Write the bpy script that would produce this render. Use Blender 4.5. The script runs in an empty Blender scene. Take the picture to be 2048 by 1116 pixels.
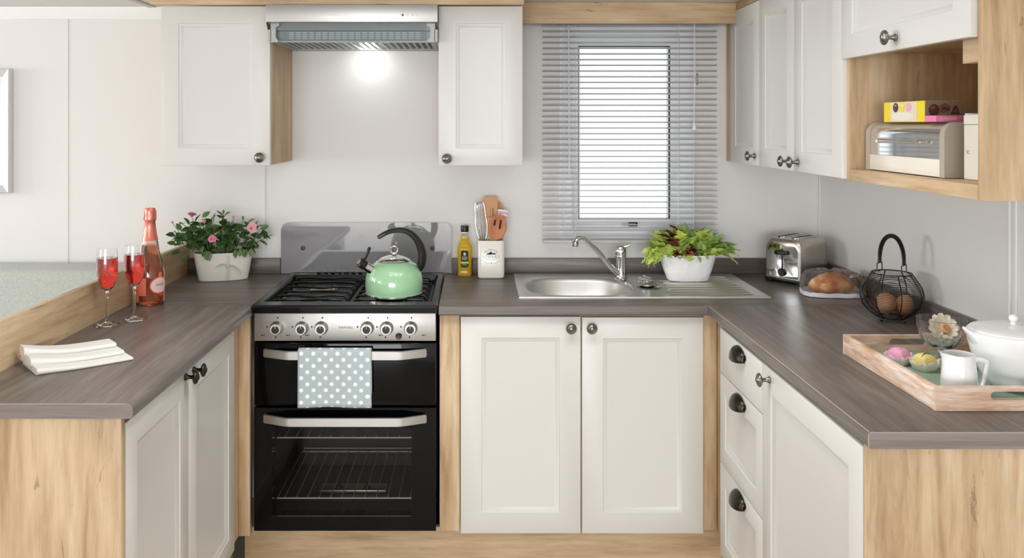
import bpy, bmesh, math, random
from mathutils import Vector, Matrix, Euler
random.seed(7)
SC = bpy.context.scene
COL = SC.collection
PI = math.pi

# ------------------------------------------------------------------ camera
cam_d = bpy.data.cameras.new('camera')
cam = bpy.data.objects.new('camera', cam_d); COL.objects.link(cam)
cam.location = (0, 0, 1.5); cam.rotation_euler = (PI / 2, 0, 0)
cam_d.sensor_width = 36.0
cam_d.lens = 36.0 * 1700 / 2048
cam_d.shift_x = (1024 - 952) / 2048
cam_d.shift_y = (247 - 558) / 2048
cam_d.clip_start = 0.05
SC.camera = cam

# ------------------------------------------------------------------ world and light
def lin(r, g, b):
    f = lambda c: (c / 255) / 12.92 if c <= 10 else (((c / 255) + 0.055) / 1.055) ** 2.4
    return (f(r), f(g), f(b), 1.0)

world = bpy.data.worlds.new('overcast_sky'); SC.world = world
world.use_nodes = True
bg = world.node_tree.nodes['Background']
bg.inputs[0].default_value = lin(248, 250, 252)
bg.inputs[1].default_value = 1.5

def area(name, loc, rot, sx, sy, power, col=(1, 1, 1)):
    d = bpy.data.lights.new(name, 'AREA'); d.shape = 'RECTANGLE'; d.size = sx; d.size_y = sy
    d.energy = power; d.color = col
    o = bpy.data.objects.new(name, d); COL.objects.link(o)
    o.location = loc; o.rotation_euler = rot
    return o
# daylight entering by the glazed doors behind the photographer and the bay window on the left
area('patio_daylight', (-0.9, -7.96, 1.0), (PI / 2, 0, 0), 4.4, 1.8, 315, (0.93, 0.965, 1.0))
area('bay_daylight', (-5.9, 2.35, 1.5), (0, -PI / 2, 0), 0.8, 1.5, 92, (0.93, 0.965, 1.0))
area('side_fill', (-5.95, -1.3, 1.35), (0, -PI / 2, 0), 1.1, 2.6, 42, (0.93, 0.965, 1.0))  # added unseen light from the left, fills the shelf niche and right side
# unseen overhead light added above the kitchen as soft fill
area('overhead_fill', (0.05, 1.95, 1.96), (0, 0, 0), 1.3, 0.8, 7, (0.95, 0.975, 1.0))
# ceiling downlights of the living area
for lx, ly in ((-1.8, 0.2), (-0.6, -0.6), (0.5, -0.6)):
    d = bpy.data.lights.new('downlight', 'AREA'); d.shape = 'DISK'; d.size = 0.16; d.energy = 4.0
    d.color = (1.0, 0.985, 0.96)
    o = bpy.data.objects.new('downlight', d); COL.objects.link(o); o.location = (lx, ly, 1.955)

for lx, ly, en in ((-0.55, 1.8, 22), (-0.05, 1.95, 15), (0.42, 2.05, 16)):      # kitchen downlights with a hooded beam
    d = bpy.data.lights.new('kitchen_downlight', 'SPOT'); d.energy = en; d.spot_size = math.radians(112); d.spot_blend = 0.7; d.shadow_soft_size = 0.05
    d.color = (1.0, 0.98, 0.95)
    o = bpy.data.objects.new('kitchen_downlight', d); COL.objects.link(o); o.location = (lx, ly, 1.955)

SC.view_settings.view_transform = 'Standard'
SC.view_settings.look = 'None'
SC.view_settings.exposure = 0.04
SC.view_settings.gamma = 1.0
SC.view_settings.use_curve_mapping = False

# ------------------------------------------------------------------ materials
M = {}
def pr(name, col, rough=0.5, metal=0.0, trans=0.0, ior=1.45, alpha=1.0, coat=0.0, emit=0.0, sheen=0.0, spec=0.5):
    m = bpy.data.materials.new(name); m.use_nodes = True
    b = m.node_tree.nodes['Principled BSDF']
    b.inputs['Base Color'].default_value = col
    b.inputs['Roughness'].default_value = rough
    b.inputs['Metallic'].default_value = metal
    b.inputs['Transmission Weight'].default_value = trans
    b.inputs['IOR'].default_value = ior
    b.inputs['Alpha'].default_value = alpha
    b.inputs['Coat Weight'].default_value = coat
    b.inputs['Specular IOR Level'].default_value = spec
    b.inputs['Sheen Weight'].default_value = sheen
    if emit:
        b.inputs['Emission Color'].default_value = col
        b.inputs['Emission Strength'].default_value = emit
    M[name] = m
    return m

def node(m, kind, **kw):
    n = m.node_tree.nodes.new(kind)
    for k, v in kw.items(): setattr(n, k, v)
    return n
def link(m, a, b): m.node_tree.links.new(a, b)
def bsdf(m): return m.node_tree.nodes['Principled BSDF']
def coords(m, scale=(1, 1, 1), loc=(0, 0, 0), rot=(0, 0, 0)):
    t = node(m, 'ShaderNodeTexCoord'); mp = node(m, 'ShaderNodeMapping')
    mp.inputs['Scale'].default_value = scale; mp.inputs['Location'].default_value = loc
    mp.inputs['Rotation'].default_value = rot
    link(m, t.outputs['Object'], mp.inputs[0]); return mp.outputs[0]
def noise(m, vec, scale, detail=4, rough=0.55, dist=0.0):
    n = node(m, 'ShaderNodeTexNoise'); n.inputs['Scale'].default_value = scale
    n.inputs['Detail'].default_value = detail; n.inputs['Roughness'].default_value = rough
    n.inputs['Distortion'].default_value = dist
    link(m, vec, n.inputs['Vector']); return n.outputs[0]
def ramp(m, fac, stops):
    r = node(m, 'ShaderNodeValToRGB'); e = r.color_ramp.elements
    while len(e) < len(stops): e.new(0.5)
    for i, (p, c) in enumerate(stops): e[i].position = p; e[i].color = c
    link(m, fac, r.inputs[0]); return r.outputs[0]
def mix(m, fac, a, b, mode='MIX'):
    x = node(m, 'ShaderNodeMix'); x.data_type = 'RGBA'; x.blend_type = mode
    for s, v in ((x.inputs[0], fac), (x.inputs[6], a), (x.inputs[7], b)):
        if isinstance(v, (int, float, tuple)): s.default_value = v
        else: link(m, v, s)
    return x.outputs[2]
def bump(m, h, strength=0.2, dist=0.002):
    b = node(m, 'ShaderNodeBump'); b.inputs['Strength'].default_value = strength
    b.inputs['Distance'].default_value = dist
    link(m, h, b.inputs['Height']); link(m, b.outputs[0], bsdf(m).inputs['Normal'])

def oak(name, axis, seed=0.0):
    """light rustic oak foil, grain along the given axis"""
    m = pr(name, (1, 1, 1, 1), 0.5)
    a = {'x': 0, 'y': 1, 'z': 2}[axis]
    s = [1, 1, 1]; s[a] = 0.10
    v = coords(m, tuple(s), (seed, seed * 1.7, seed * 0.6))
    n1 = noise(m, v, 15, 6, 0.62, 0.6)
    c1 = ramp(m, n1, [(0.3, lin(172, 140, 104)), (0.43, lin(199, 170, 134)), (0.56, lin(210, 183, 148)), (0.7, lin(223, 201, 169))])
    n2 = noise(m, v, 60, 3, 0.6, 0.2)
    c2 = ramp(m, n2, [(0.3, lin(205, 190, 172)), (0.6, (1, 1, 1, 1))])
    c = mix(m, 0.5, c1, c2, 'MULTIPLY')
    s2 = [1, 1, 1]; s2[a] = 0.16
    v3 = coords(m, tuple(s2), (seed + 3.1, seed, 1.3))
    n3 = noise(m, v3, 13, 7, 0.72, 1.6)
    crack = ramp(m, n3, [(0.36, (1, 1, 1, 1)), (0.39, (0, 0, 0, 1))])
    n4 = noise(m, coords(m, (1, 1, 1), (seed, 2, 5)), 3.2, 2, 0.5)
    patch = ramp(m, n4, [(0.45, (0, 0, 0, 1)), (0.62, (0.62, 0.62, 0.62, 1))])
    f = mix(m, 1.0, crack, patch, 'MULTIPLY')
    c = mix(m, f, c, lin(120, 90, 62))
    link(m, c, bsdf(m).inputs['Base Color'])
    bump(m, n2, 0.12, 0.001)
    return m
for ax in 'xyz': oak('oak_' + ax, ax, {'x': 0.4, 'y': 2.3, 'z': 5.1}[ax])

def slate_wood(name, axis, dark, mid, light):
    m = pr(name, (1, 1, 1, 1), 0.36)
    a = {'x': 0, 'y': 1, 'z': 2}[axis]
    s = [1, 1, 1]; s[a] = 0.055
    v = coords(m, tuple(s))
    n1 = noise(m, v, 26, 7, 0.68, 0.8)
    c1 = ramp(m, n1, [(0.28, dark), (0.5, mid), (0.72, light)])
    n2 = noise(m, v, 110, 3, 0.6)
    c2 = ramp(m, n2, [(0.35, lin(200, 197, 195)), (0.6, (1, 1, 1, 1))])
    c = mix(m, 0.45, c1, c2, 'MULTIPLY')
    link(m, c, bsdf(m).inputs['Base Color'])
    bump(m, n1, 0.15, 0.001)
    return m
WD = (lin(90, 82, 76), lin(112, 103, 97), lin(136, 127, 120))
for ax in 'xy': slate_wood('worktop_' + ax, ax, *WD)
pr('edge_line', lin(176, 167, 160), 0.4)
slate_wood('worktop_edge', 'x', lin(128, 117, 112), lin(142, 131, 126), lin(158, 148, 143))

def softpaint(name, col, rough):
    m = pr(name, col, rough)
    n = noise(m, coords(m), 260, 2, 0.5)
    bump(m, n, 0.03, 0.0005)
    return m
softpaint('wall_paint', lin(227, 225, 222), 0.5)
softpaint('ceiling_paint', lin(232, 231, 229), 0.8)
softpaint('white_trim', lin(240, 240, 238), 0.45)
softpaint('door_paint', lin(217, 215, 210), 0.36)
pr('seam', lin(205, 201, 196), 0.5)
pr('steel', lin(196, 192, 187), 0.3, 1.0)
def brushed(name, col, rough, axis):
    m = pr(name, col, rough, 1.0)
    s = [1, 1, 1]; s['xyz'.index(axis)] = 0.01
    n = noise(m, coords(m, tuple(s)), 700, 2, 0.5)
    r = node(m, 'ShaderNodeMapRange'); r.inputs[3].default_value = rough - 0.08; r.inputs[4].default_value = rough + 0.12
    link(m, n, r.inputs[0]); link(m, r.outputs[0], bsdf(m).inputs['Roughness'])
    return m
brushed('brushed_steel', lin(188, 186, 183), 0.42, 'x')
brushed('sink_steel', lin(226, 225, 222), 0.36, 'x')
pr('chrome', lin(225, 225, 225), 0.06, 1.0)
pr('soft_chrome', lin(190, 188, 184), 0.16, 1.0)
pr('pewter', lin(140, 136, 130), 0.27, 1.0)
pr('bronze', lin(70, 64, 58), 0.3, 1.0)
pr('black_enamel', lin(10, 10, 11), 0.2)
pr('black_gloss', lin(5, 5, 6), 0.05, 0, spec=0.28)
pr('black_matt', lin(24, 24, 25), 0.5)
pr('cast_iron', lin(6, 6, 7), 0.3, spec=0.35)
pr('black_plastic', lin(30, 30, 31), 0.35)
pr('grey_plastic', lin(176, 180, 180), 0.4)
pr('white_plastic', lin(240, 240, 240), 0.35)
pr('upvc', lin(236, 238, 240), 0.35)
pr('gasket', lin(60, 62, 64), 0.6)
pr('black_print', lin(28, 27, 27), 0.6)
pr('grey_print', lin(110, 110, 108), 0.7)

def clear_mix(name, tint, gloss, rough=0.02, refl=(1, 1, 1, 1)):
    """thin pane: see-through with a mirror part by angle"""
    m = bpy.data.materials.new(name); m.use_nodes = True; M[name] = m
    nt = m.node_tree; nt.nodes.clear()
    out = nt.nodes.new('ShaderNodeOutputMaterial'); t = nt.nodes.new('ShaderNodeBsdfTransparent')
    g = nt.nodes.new('ShaderNodeBsdfGlossy'); x = nt.nodes.new('ShaderNodeMixShader'); f = nt.nodes.new('ShaderNodeFresnel')
    t.inputs[0].default_value = tint; g.inputs['Roughness'].default_value = rough; g.inputs[0].default_value = refl
    f.inputs[0].default_value = gloss
    nt.links.new(f.outputs[0], x.inputs[0]); nt.links.new(t.outputs[0], x.inputs[1]); nt.links.new(g.outputs[0], x.inputs[2])
    nt.links.new(x.outputs[0], out.inputs[0])
    return m
clear_mix('window_glass', (0.97, 0.98, 0.98, 1), 1.2)
clear_mix('oven_glass', (0.8, 0.775, 0.76, 1), 1.22)
clear_mix('visor_glass', (0.86, 0.89, 0.9, 1), 1.5, 0.08)
bf = clear_mix('bag_film', (0.96, 0.95, 0.95, 1), 1.3, 0.12)
_d = node(bf, 'ShaderNodeBsdfDiffuse'); _d.inputs[0].default_value = lin(240, 240, 244)      # milky haze of the polythene
_x = node(bf, 'ShaderNodeMixShader'); _o = next(n for n in bf.node_tree.nodes if n.type == 'OUTPUT_MATERIAL')
_src = _o.inputs[0].links[0].from_socket; _x.inputs[0].default_value = 0.06
link(bf, _src, _x.inputs[1]); link(bf, _d.outputs[0], _x.inputs[2]); link(bf, _x.outputs[0], _o.inputs[0])

# ------------------------------------------------------------------ geometry helpers
WORLD = {}
class MB:
    def __init__(self): self.bm = bmesh.new()
    def box(self, x0, x1, y0, y1, z0, z1, bev=0.0, seg=2, mtx=None):
        b = bmesh.new(); r = bmesh.ops.create_cube(b, size=1)
        for v in b.verts:
            v.co = Vector((x0 + (v.co.x + .5) * (x1 - x0), y0 + (v.co.y + .5) * (y1 - y0), z0 + (v.co.z + .5) * (z1 - z0)))
        if bev > 0: bmesh.ops.bevel(b, geom=b.edges[:], offset=bev, segments=seg, profile=0.5, affect='EDGES')
        return self.join(b, mtx)
    def join(self, b, mtx=None):
        if mtx is not None: bmesh.ops.transform(b, matrix=mtx, verts=b.verts)
        me = bpy.data.meshes.new('tmp'); b.to_mesh(me); b.free()
        self.bm.from_mesh(me); bpy.data.meshes.remove(me); return self
    def loft(self, secs, cap0=True, cap1=True, closed=True):
        """secs: equal-length lists of points"""
        bm = self.bm
        rows = [[bm.verts.new(p) for p in s] for s in secs]
        n = len(rows[0])
        for a, b in zip(rows, rows[1:]):
            for i in range(n if closed else n - 1):
                j = (i + 1) % n
                try: bm.faces.new((a[i], a[j], b[j], b[i]))
                except ValueError: pass
        if cap0 and n > 2: bm.faces.new(rows[0][::-1])
        if cap1 and n > 2: bm.faces.new(rows[-1])
        return self
    def lathe(self, prof, c=(0, 0, 0), n=24, axis='z', flip=1, closed=False):
        """prof: (radius, height along axis) list; radius 0 closes to a point"""
        bm = self.bm; c = Vector(c); rows = []
        for r, h in prof:
            h *= flip
            def pt(a, r=r, h=h):
                u, v = r * math.cos(a), r * math.sin(a)
                return c + Vector({'z': (u, v, h), 'y': (u, h, v), 'x': (h, u, v)}[axis])
            if r < 1e-7: rows.append([bm.verts.new(pt(0))])
            else: rows.append([bm.verts.new(pt(2 * PI * i / n)) for i in range(n)])
        pairs = list(zip(rows, rows[1:]))
        if closed: pairs.append((rows[-1], rows[0]))
        for a, b in pairs:
            for i in range(n):
                j = (i + 1) % n
                if len(a) == 1 and len(b) == 1: continue
                if len(a) == 1: bm.faces.new((a[0], b[j], b[i]))
                elif len(b) == 1: bm.faces.new((a[i], a[j], b[0]))
                else: bm.faces.new((a[i], a[j], b[j], b[i]))
        if not closed:
            if len(rows[0]) > 1: bm.faces.new(rows[0][::-1])
            if len(rows[-1]) > 1: bm.faces.new(rows[-1])
        return self
    def tube(self, pts, r, n=8, closed=False, sq=1.0):
        """swept round bar; r number or list; sq squashes the second axis"""
        pts = [Vector(p) for p in pts]; k = len(pts)
        rs = r if isinstance(r, (list, tuple)) else [r] * k
        tan = []
        for i in range(k):
            a = pts[i - 1] if (i or closed) else pts[0]; b = pts[(i + 1) % k] if (i < k - 1 or closed) else pts[-1]
            t = (b - a); tan.append(t.normalized() if t.length > 1e-9 else Vector((0, 0, 1)))
        ref = Vector((0, 0, 1)) if abs(tan[0].z) < 0.9 else Vector((1, 0, 0))
        u = tan[0].cross(ref).normalized(); secs = []
        for i in range(k):
            u = (u - tan[i] * u.dot(tan[i]));
            u = u.normalized() if u.length > 1e-6 else tan[i].orthogonal().normalized()
            w = tan[i].cross(u)
            secs.append([pts[i] + rs[i] * (u * math.cos(2 * PI * j / n) + w * sq * math.sin(2 * PI * j / n)) for j in range(n)])
        if closed: secs.append(secs[0]); return self.loft(secs, False, False)
        return self.loft(secs)
    def ball(self, c, r, n=12, m=8):
        rx, ry, rz = (r, r, r) if isinstance(r, (int, float)) else r
        prof = [(math.sin(PI * i / m), -math.cos(PI * i / m)) for i in range(m + 1)]
        prof[0] = (0, -1); prof[-1] = (0, 1)
        b = MB().lathe(prof, n=n)
        return self.join(b.bm, Matrix.Translation(c) @ Matrix.Diagonal((rx, ry, rz, 1)))
    def prism(self, pts, d0, d1, plane='xy'):
        """extrude a 2-D outline"""
        f = {'xy': lambda a, b, d: (a, b, d), 'xz': lambda a, b, d: (a, d, b), 'yz': lambda a, b, d: (d, a, b)}[plane]
        return self.loft([[f(a, b, d0) for a, b in pts], [f(a, b, d1) for a, b in pts]])
    def holed(self, outer, inner, d0, d1, plane='xz'):
        """frame between two outlines of equal length"""
        f = {'xy': lambda a, b, d: (a, b, d), 'xz': lambda a, b, d: (a, d, b), 'yz': lambda a, b, d: (d, a, b)}[plane]
        o0 = [f(a, b, d0) for a, b in outer]; o1 = [f(a, b, d1) for a, b in outer]
        i0 = [f(a, b, d0) for a, b in inner]; i1 = [f(a, b, d1) for a, b in inner]
        return self.loft([o0, o1, i1, i0, o0], False, False)
    def move(self, mtx):
        bmesh.ops.transform(self.bm, matrix=mtx, verts=self.bm.verts); return self
    def mesh(self, name, mat, smooth=True, sharp=38):
        bm = self.bm
        bmesh.ops.remove_doubles(bm, verts=bm.verts, dist=1e-6)
        bmesh.ops.recalc_face_normals(bm, faces=bm.faces)
        for f in bm.faces: f.smooth = smooth
        if smooth:
            th = math.radians(sharp)
            for e in bm.edges:
                if len(e.link_faces) == 2 and e.calc_face_angle(0) > th: e.smooth = False
        me = bpy.data.meshes.new(name); bm.to_mesh(me); bm.free()
        if mat: me.materials.append(M[mat])
        return me
    def build(self, name, mat, parent=None, world=True, smooth=True, sharp=38):
        if parent is not None and world:
            self.move(WORLD[parent].inverted())
        o = bpy.data.objects.new(name, self.mesh(name, mat, smooth, sharp)); COL.objects.link(o)
        if parent is not None: o.parent = parent; WORLD[o] = WORLD[parent]
        else: WORLD[o] = Matrix.Identity(4)
        return o

def tag(o, label, cat, group=None):
    o['label'] = label; o['category'] = cat
    if group: o['group'] = group
    return o
def thing(name, label, cat, loc=(0, 0, 0), rz=0.0, group=None):
    o = bpy.data.objects.new(name, None); COL.objects.link(o)
    o.empty_display_size = 0.05
    o.location = loc; o.rotation_euler = (0, 0, rz)
    WORLD[o] = Matrix.Translation(loc) @ Matrix.Rotation(rz, 4, 'Z')
    return tag(o, label, cat, group)
def struct(o): o['kind'] = 'structure'; return o
def put(mesh, name, parent, mtx=None):
    """another object that shares a mesh; mtx is local to the parent"""
    o = bpy.data.objects.new(name, mesh); COL.objects.link(o); o.parent = parent
    WORLD[o] = WORLD[parent]
    if mtx is not None: o.matrix_local = mtx
    return o
def rrect(x0, x1, y0, y1, r, n=5):
    pts = []
    for cx, cy, a0 in ((x1 - r, y1 - r, 0), (x0 + r, y1 - r, PI / 2), (x0 + r, y0 + r, PI), (x1 - r, y0 + r, 1.5 * PI)):
        for i in range(n + 1):
            a = a0 + PI / 2 * i / n; pts.append((cx + r * math.cos(a), cy + r * math.sin(a)))
    return pts
def supell(cx, cy, rx, ry, e, n=40):
    pts = []
    for i in range(n):
        a = 2 * PI * i / n; c, s = math.cos(a), math.sin(a)
        pts.append((cx + rx * math.copysign(abs(c) ** (2 / e), c), cy + ry * math.copysign(abs(s) ** (2 / e), s)))
    return pts
def text_mb(s, size, mtx, depth=0.0003, align='CENTER'):
    cu = bpy.data.curves.new('lettering', 'FONT'); cu.body = s; cu.size = size
    cu.align_x = align; cu.align_y = 'CENTER'; cu.extrude = depth; cu.resolution_u = 3
    o = bpy.data.objects.new('lettering', cu); COL.objects.link(o)
    dg = bpy.context.evaluated_depsgraph_get(); dg.update()
    me = bpy.data.meshes.new_from_object(o.evaluated_get(dg))
    bpy.data.objects.remove(o); bpy.data.curves.remove(cu)
    b = MB(); b.bm.from_mesh(me); bpy.data.meshes.remove(me)
    return b.move(mtx)
FRONT = Matrix.Rotation(PI / 2, 4, 'X')          # text facing -Y

# face frames: (u, v, outward) -> world
def face_fn(side, plane):
    if side == '-y': return lambda u, v, d: (u, plane - d, v)
    if side == '-x': return lambda u, v, d: (plane - d, u, v)
    return lambda u, v, d: (plane + d, u, v)
def door_mb(side, plane, u0, u1, v0, v1, t=0.018, fw=0.062, flat=False):
    """framed door leaf standing proud of 'plane' by t, with a moulded recessed panel"""
    f = face_fn(side, plane); b = MB()
    def ring(i, d): return [f(u0 + i, v0 + i, d), f(u1 - i, v0 + i, d), f(u1 - i, v1 - i, d), f(u0 + i, v1 - i, d)]
    secs = [ring(0, 0), ring(0, t - .002), ring(.0007, t - .0006), ring(.002, t)]
    if not flat:
        secs += [ring(fw, t), ring(fw + .0015, t - .0025), ring(fw + .005, t - .003), ring(fw + .013, t - .009), ring(fw + .016, t - .0095)]
    b.loft(secs)
    return b
KNOB = [(0, 0), (.0085, 0), (.0095, .003), (.006, .007), (.0048, .014), (.0055, .020), (.013, .023), (.0178, .0265), (.0182, .029),
        (.0165, .0315), (.0145, .0308), (.0135, .0325), (.0095, .0345), (.0085, .0338), (.0075, .0358), (.004, .0375), (0, .038)]
def knob(parent, side, plane, u, v, mat='pewter'):
    f = face_fn(side, plane)
    ax, fl = {'-y': ('y', -1), '-x': ('x', -1), '+x': ('x', 1)}[side]
    return MB().lathe(KNOB, f(u, v, 0), 20, ax, fl).build('knob', mat, parent)
def cup(parent, plane, u, v, mat='bronze'):
    """cup pull on a -x facing drawer; v = top"""
    b = MB(); w, h, dp = 0.047, 0.040, 0.026
    secs = []
    for i in range(13):
        a = PI * i / 12; s = math.sin(a)
        y = u - w * math.cos(a)
        row = []
        for j in range(7):
            q = PI / 2 * j / 6
            row.append((plane - dp * (s ** .75) * math.sin(q) - .0015, y, v - h * .12 * (1 - s) - h * (1 - math.cos(q)) * (0.35 + 0.65 * s) - (1 - s) * .016))
        secs.append(row)
    b.loft(secs, False, False, False)
    o = b.build('cup_handle', mat, parent)
    md = o.modifiers.new('t', 'SOLIDIFY'); md.thickness = 0.0016; md.offset = 1
    for s in (-1, 1):
        MB().lathe([(0, 0), (.0085, 0), (.0085, .002), (.004, .0035), (0, .0035)], (plane, u + s * w, v - .021), 12, 'x', -1).build('fixing_lug', mat, o)
    return o
# ================================================================== STRUCTURE
YW = 3.41; XR = 1.376; ZC = 1.967
WT = 0.9
# window opening in the back wall
WX0, WX1, WZ0, WZ1 = 0.345, 0.862, 1.045, 1.884
b = MB()
b.box(-6.0, WX0, YW, YW + .08, 0, ZC); b.box(WX1, XR + .08, YW, YW + .08, 0, ZC)
b.box(WX0, WX1, YW, YW + .08, 0, WZ0); b.box(WX0, WX1, YW, YW + .08, WZ1, ZC)
wall_back = struct(b.build('wall_back', 'wall_paint', smooth=False))
def seam(parent, x0, x1, y0, y1, z0, z1, mat='wall_paint'):
    return MB().box(x0, x1, y0, y1, z0, z1, .0012, 1).build('panel_joint_strip', mat, parent)
for sx in (-1.640, -0.850, 0.380):
    z0, z1 = (0.963, 1.032) if sx > 0 else (0.9, ZC - .05)
    o = seam(wall_back, sx - .006, sx + .006, YW - .0022, YW, z0, z1, 'wall_paint')
wall_right = struct(MB().box(XR, XR + .08, -8.0, YW, 0, ZC).build('wall_right', 'wall_paint', smooth=False))
for sy in (3.4, 2.19, 2.165):
    seam(wall_right, XR - .003, XR, sy - .005, sy + .005, 0.96, 1.5, 'white_trim')
# left wall with a bay window, rear wall with glazed doors (daylight side, behind the camera)
b = MB()
b.box(-6.08, -6.0, -8.0, -2.7, 0, ZC); b.box(-6.08, -6.0, -2.7, 0.1, 0, .75); b.box(-6.08, -6.0, -2.7, 0.1, 1.92, ZC); b.box(-6.08, -6.0, .1, 1.5, 0, ZC); b.box(-6.08, -6.0, 3.2, YW, 0, ZC)  # opening further back goes with the added side fill
b.box(-6.08, -6.0, 1.5, 3.2, 0, 1.0); b.box(-6.08, -6.0, 1.5, 3.2, 1.92, ZC)
struct(b.build('wall_left', 'wall_paint', smooth=False))
b = MB()
b.box(-6.0, -3.1, -8.08, -8.0, 0, ZC); b.box(1.375, XR, -8.08, -8.0, 0, ZC); b.box(-3.1, 1.375, -8.08, -8.0, 1.92, ZC)
struct(b.build('wall_front', 'wall_paint', smooth=False))
fl = pr('floor_oak', (1, 1, 1, 1), 0.45)
v = coords(fl, (1, .1, 1)); link(fl, ramp(fl, noise(fl, v, 14, 5), [(.3, lin(176, 164, 150)), (.7, lin(206, 196, 184))]), bsdf(fl).inputs['Base Color'])
struct(MB().box(-6.08, XR + .08, -8.08, YW + .08, -.06, 0).build('floor', 'floor_oak', smooth=False))
struct(MB().box(-6.08, XR + .08, -8.08, YW + .08, ZC, ZC + .05).build('ceiling', 'ceiling_paint', smooth=False))
# coving on the left of the back wall, batten on the ceiling
struct(MB().prism([(YW, 1.918), (YW - .006, 1.918), (YW - .024, 1.955), (YW - .026, ZC - .001), (YW, ZC - .001)], -5.99, -1.165, 'yz').build('trim_1', 'white_trim'))
struct(MB().box(-1.305, -1.275, 2.3, 3.383, ZC - .006, ZC - .0005, .002).build('trim_2', 'seam'))
# oak fascia above the wall cabinets and the pelmet above the window
struct(MB().box(-1.152, 0.170, 3.004, 3.03, 1.921, ZC - .001, .0015).build('trim_3', 'oak_x'))
struct(MB().box(0.171, 1.002, 3.265, 3.285, 1.884, ZC - .001, .0015).build('trim_4', 'oak_x'))
struct(MB().box(0.998, 1.018, 1.70, 3.262, 1.937, ZC - .001, .0015).build('trim_5', 'oak_y'))

# window
w1 = bpy.data.objects.new('window_1', None); COL.objects.link(w1); struct(w1)
w1.location = (0.603, 3.43, WZ0); WORLD[w1] = Matrix.Translation(w1.location)
def rectpts(x0, x1, z0, z1): return [(x0, z0), (x1, z0), (x1, z1), (x0, z1)]
MB().holed(rectpts(.334, .872, 1.033, 1.894), rectpts(.384, .815, 1.083, 1.856), 3.402, 3.475, 'xz').build('window_frame', 'upvc', w1, smooth=False)
MB().holed(rectpts(.3845, .8145, 1.0835, 1.8555), rectpts(.412, .780, 1.114, 1.812), 3.417, 3.465, 'xz').build('sash', 'upvc', w1, smooth=False)
MB().holed(rectpts(.4118, .7802, 1.1138, 1.8122), rectpts(.4155, .7765, 1.1175, 1.8085), 3.4165, 3.46, 'xz').build('gasket', 'gasket', w1, smooth=False)
MB().box(.4157, .7763, 3.438, 3.446, 1.1177, 1.8083).build('pane', 'window_glass', w1, smooth=False)
h = MB().box(.612, .648, 3.405, 3.417, 1.088, 1.104, .003).build('latch', 'black_plastic', w1)
MB().box(.584, .640, 3.395, 3.4045, 1.092, 1.100, .003).build('lever', 'soft_chrome', h)

# ================================================================== BASE CABINETS
ZT = 0.868
# left run
c = thing('base_cabinet', 'left-hand base cabinet with two cream panelled doors and oak end panel', 'cabinet', (-.955, 2.3, 0))
MB().box(-1.146, -.783, 1.852, 2.80, .14, ZT - .001).build('carcass', 'oak_z', c, smooth=False)
MB().box(-1.146, -.765, 1.833, 1.851, .0, ZT - .001, .001).build('end_panel', 'oak_z', c)
MB().box(-.84, -.82, 1.852, 2.86, 0, .139).build('plinth', 'oak_y', c, smooth=False)
d = door_mb('+x', -.782, 1.856, 2.259, .15, .846).build('door', 'door_paint', c); knob(d, '+x', -.764, 2.232, .834, 'bronze')
d = door_mb('+x', -.782, 2.262, 2.69, .15, .846).build('door', 'door_paint', c); knob(d, '+x', -.764, 2.296, .834, 'bronze')
MB().box(-.7825, -.7455, 2.8005, 2.833, .14, ZT - .001, .001).build('filler_panel', 'oak_z', c)
# back run
c = thing('base_cabinet', 'sink base cabinet with two cream doors right of the cooker', 'cabinet', (.34, 3.1, 0))
MB().box(-.054, .775, 2.845, 3.405, .14, ZT - .19).build('carcass', 'oak_z', c, smooth=False)
MB().box(-.054, .775, 2.845, 2.868, ZT - .189, ZT - .001).build('front_rail', 'oak_x', c, smooth=False)
MB().box(-.121, -.0545, 2.825, 2.843, .145, ZT - .001, .001).build('filler_panel', 'oak_z', c)
MB().box(.7575, .8028, 2.832, 2.85, .145, ZT - .001, .001).build('filler_panel', 'oak_z', c)
MB().box(-.78, .83, 2.868, 2.886, 0, .139).build('plinth', 'oak_x', c, smooth=False)
d = door_mb('-y', 2.8435, -.051, .3475, .138, .858, .02, .070).build('door', 'door_paint', c); knob(d, '-y', 2.8235, .314, .824)
d = door_mb('-y', 2.8435, .3525, .7555, .138, .856, .02, .070).build('door', 'door_paint', c); knob(d, '-y', 2.8235, .382, .824)
# right run
c = thing('drawer_unit', 'cream three-drawer unit with dark cup handles in the corner', 'drawers', (1.07, 2.47, 0))
MB().box(.786, 1.37, 2.272, 2.665, .15, ZT - .001).build('carcass', 'oak_z', c, smooth=False)
MB().box(.803, .82, 2.667, 2.828, .145, ZT - .001).build('corner_panel', 'oak_z', c, smooth=False)
MB().box(.83, .85, 2.272, 2.864, 0, .144).build('plinth', 'oak_y', c, smooth=False)
for i, (z0, z1) in enumerate(((.7235, .86), (.4425, .7205), (.152, .4395))):
    d = door_mb('-x', .785, 2.272, 2.664, z0, z1, .02, .055, flat=(i == 0)).build('drawer', 'door_paint', c)
    cup(d, .765, 2.462, z1 - .006)
pr('green_label', lin(150, 190, 120), 0.5)
MB().box(.7865, .80, 2.6655, 2.6665, .33, .385).build('runner_clip', 'green_label', c)
c = thing('base_cabinet', 'right-hand base cabinet with single cream door and oak end panel', 'cabinet', (1.07, 1.97, 0))
MB().box(.786, 1.37, 1.682, 2.2705, .15, ZT - .001).build('carcass', 'oak_z', c, smooth=False)
MB().box(.767, 1.374, 1.663, 1.681, 0, ZT - .001, .001).build('end_panel', 'oak_z', c)
MB().box(.83, .85, 1.682, 2.27, 0, .149).build('plinth', 'oak_y', c, smooth=False)
d = door_mb('-x', .785, 1.684, 2.2685, .152, .86, .02).build('door', 'door_paint', c); knob(d, '-x', .765, 2.212, .8325)

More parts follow.
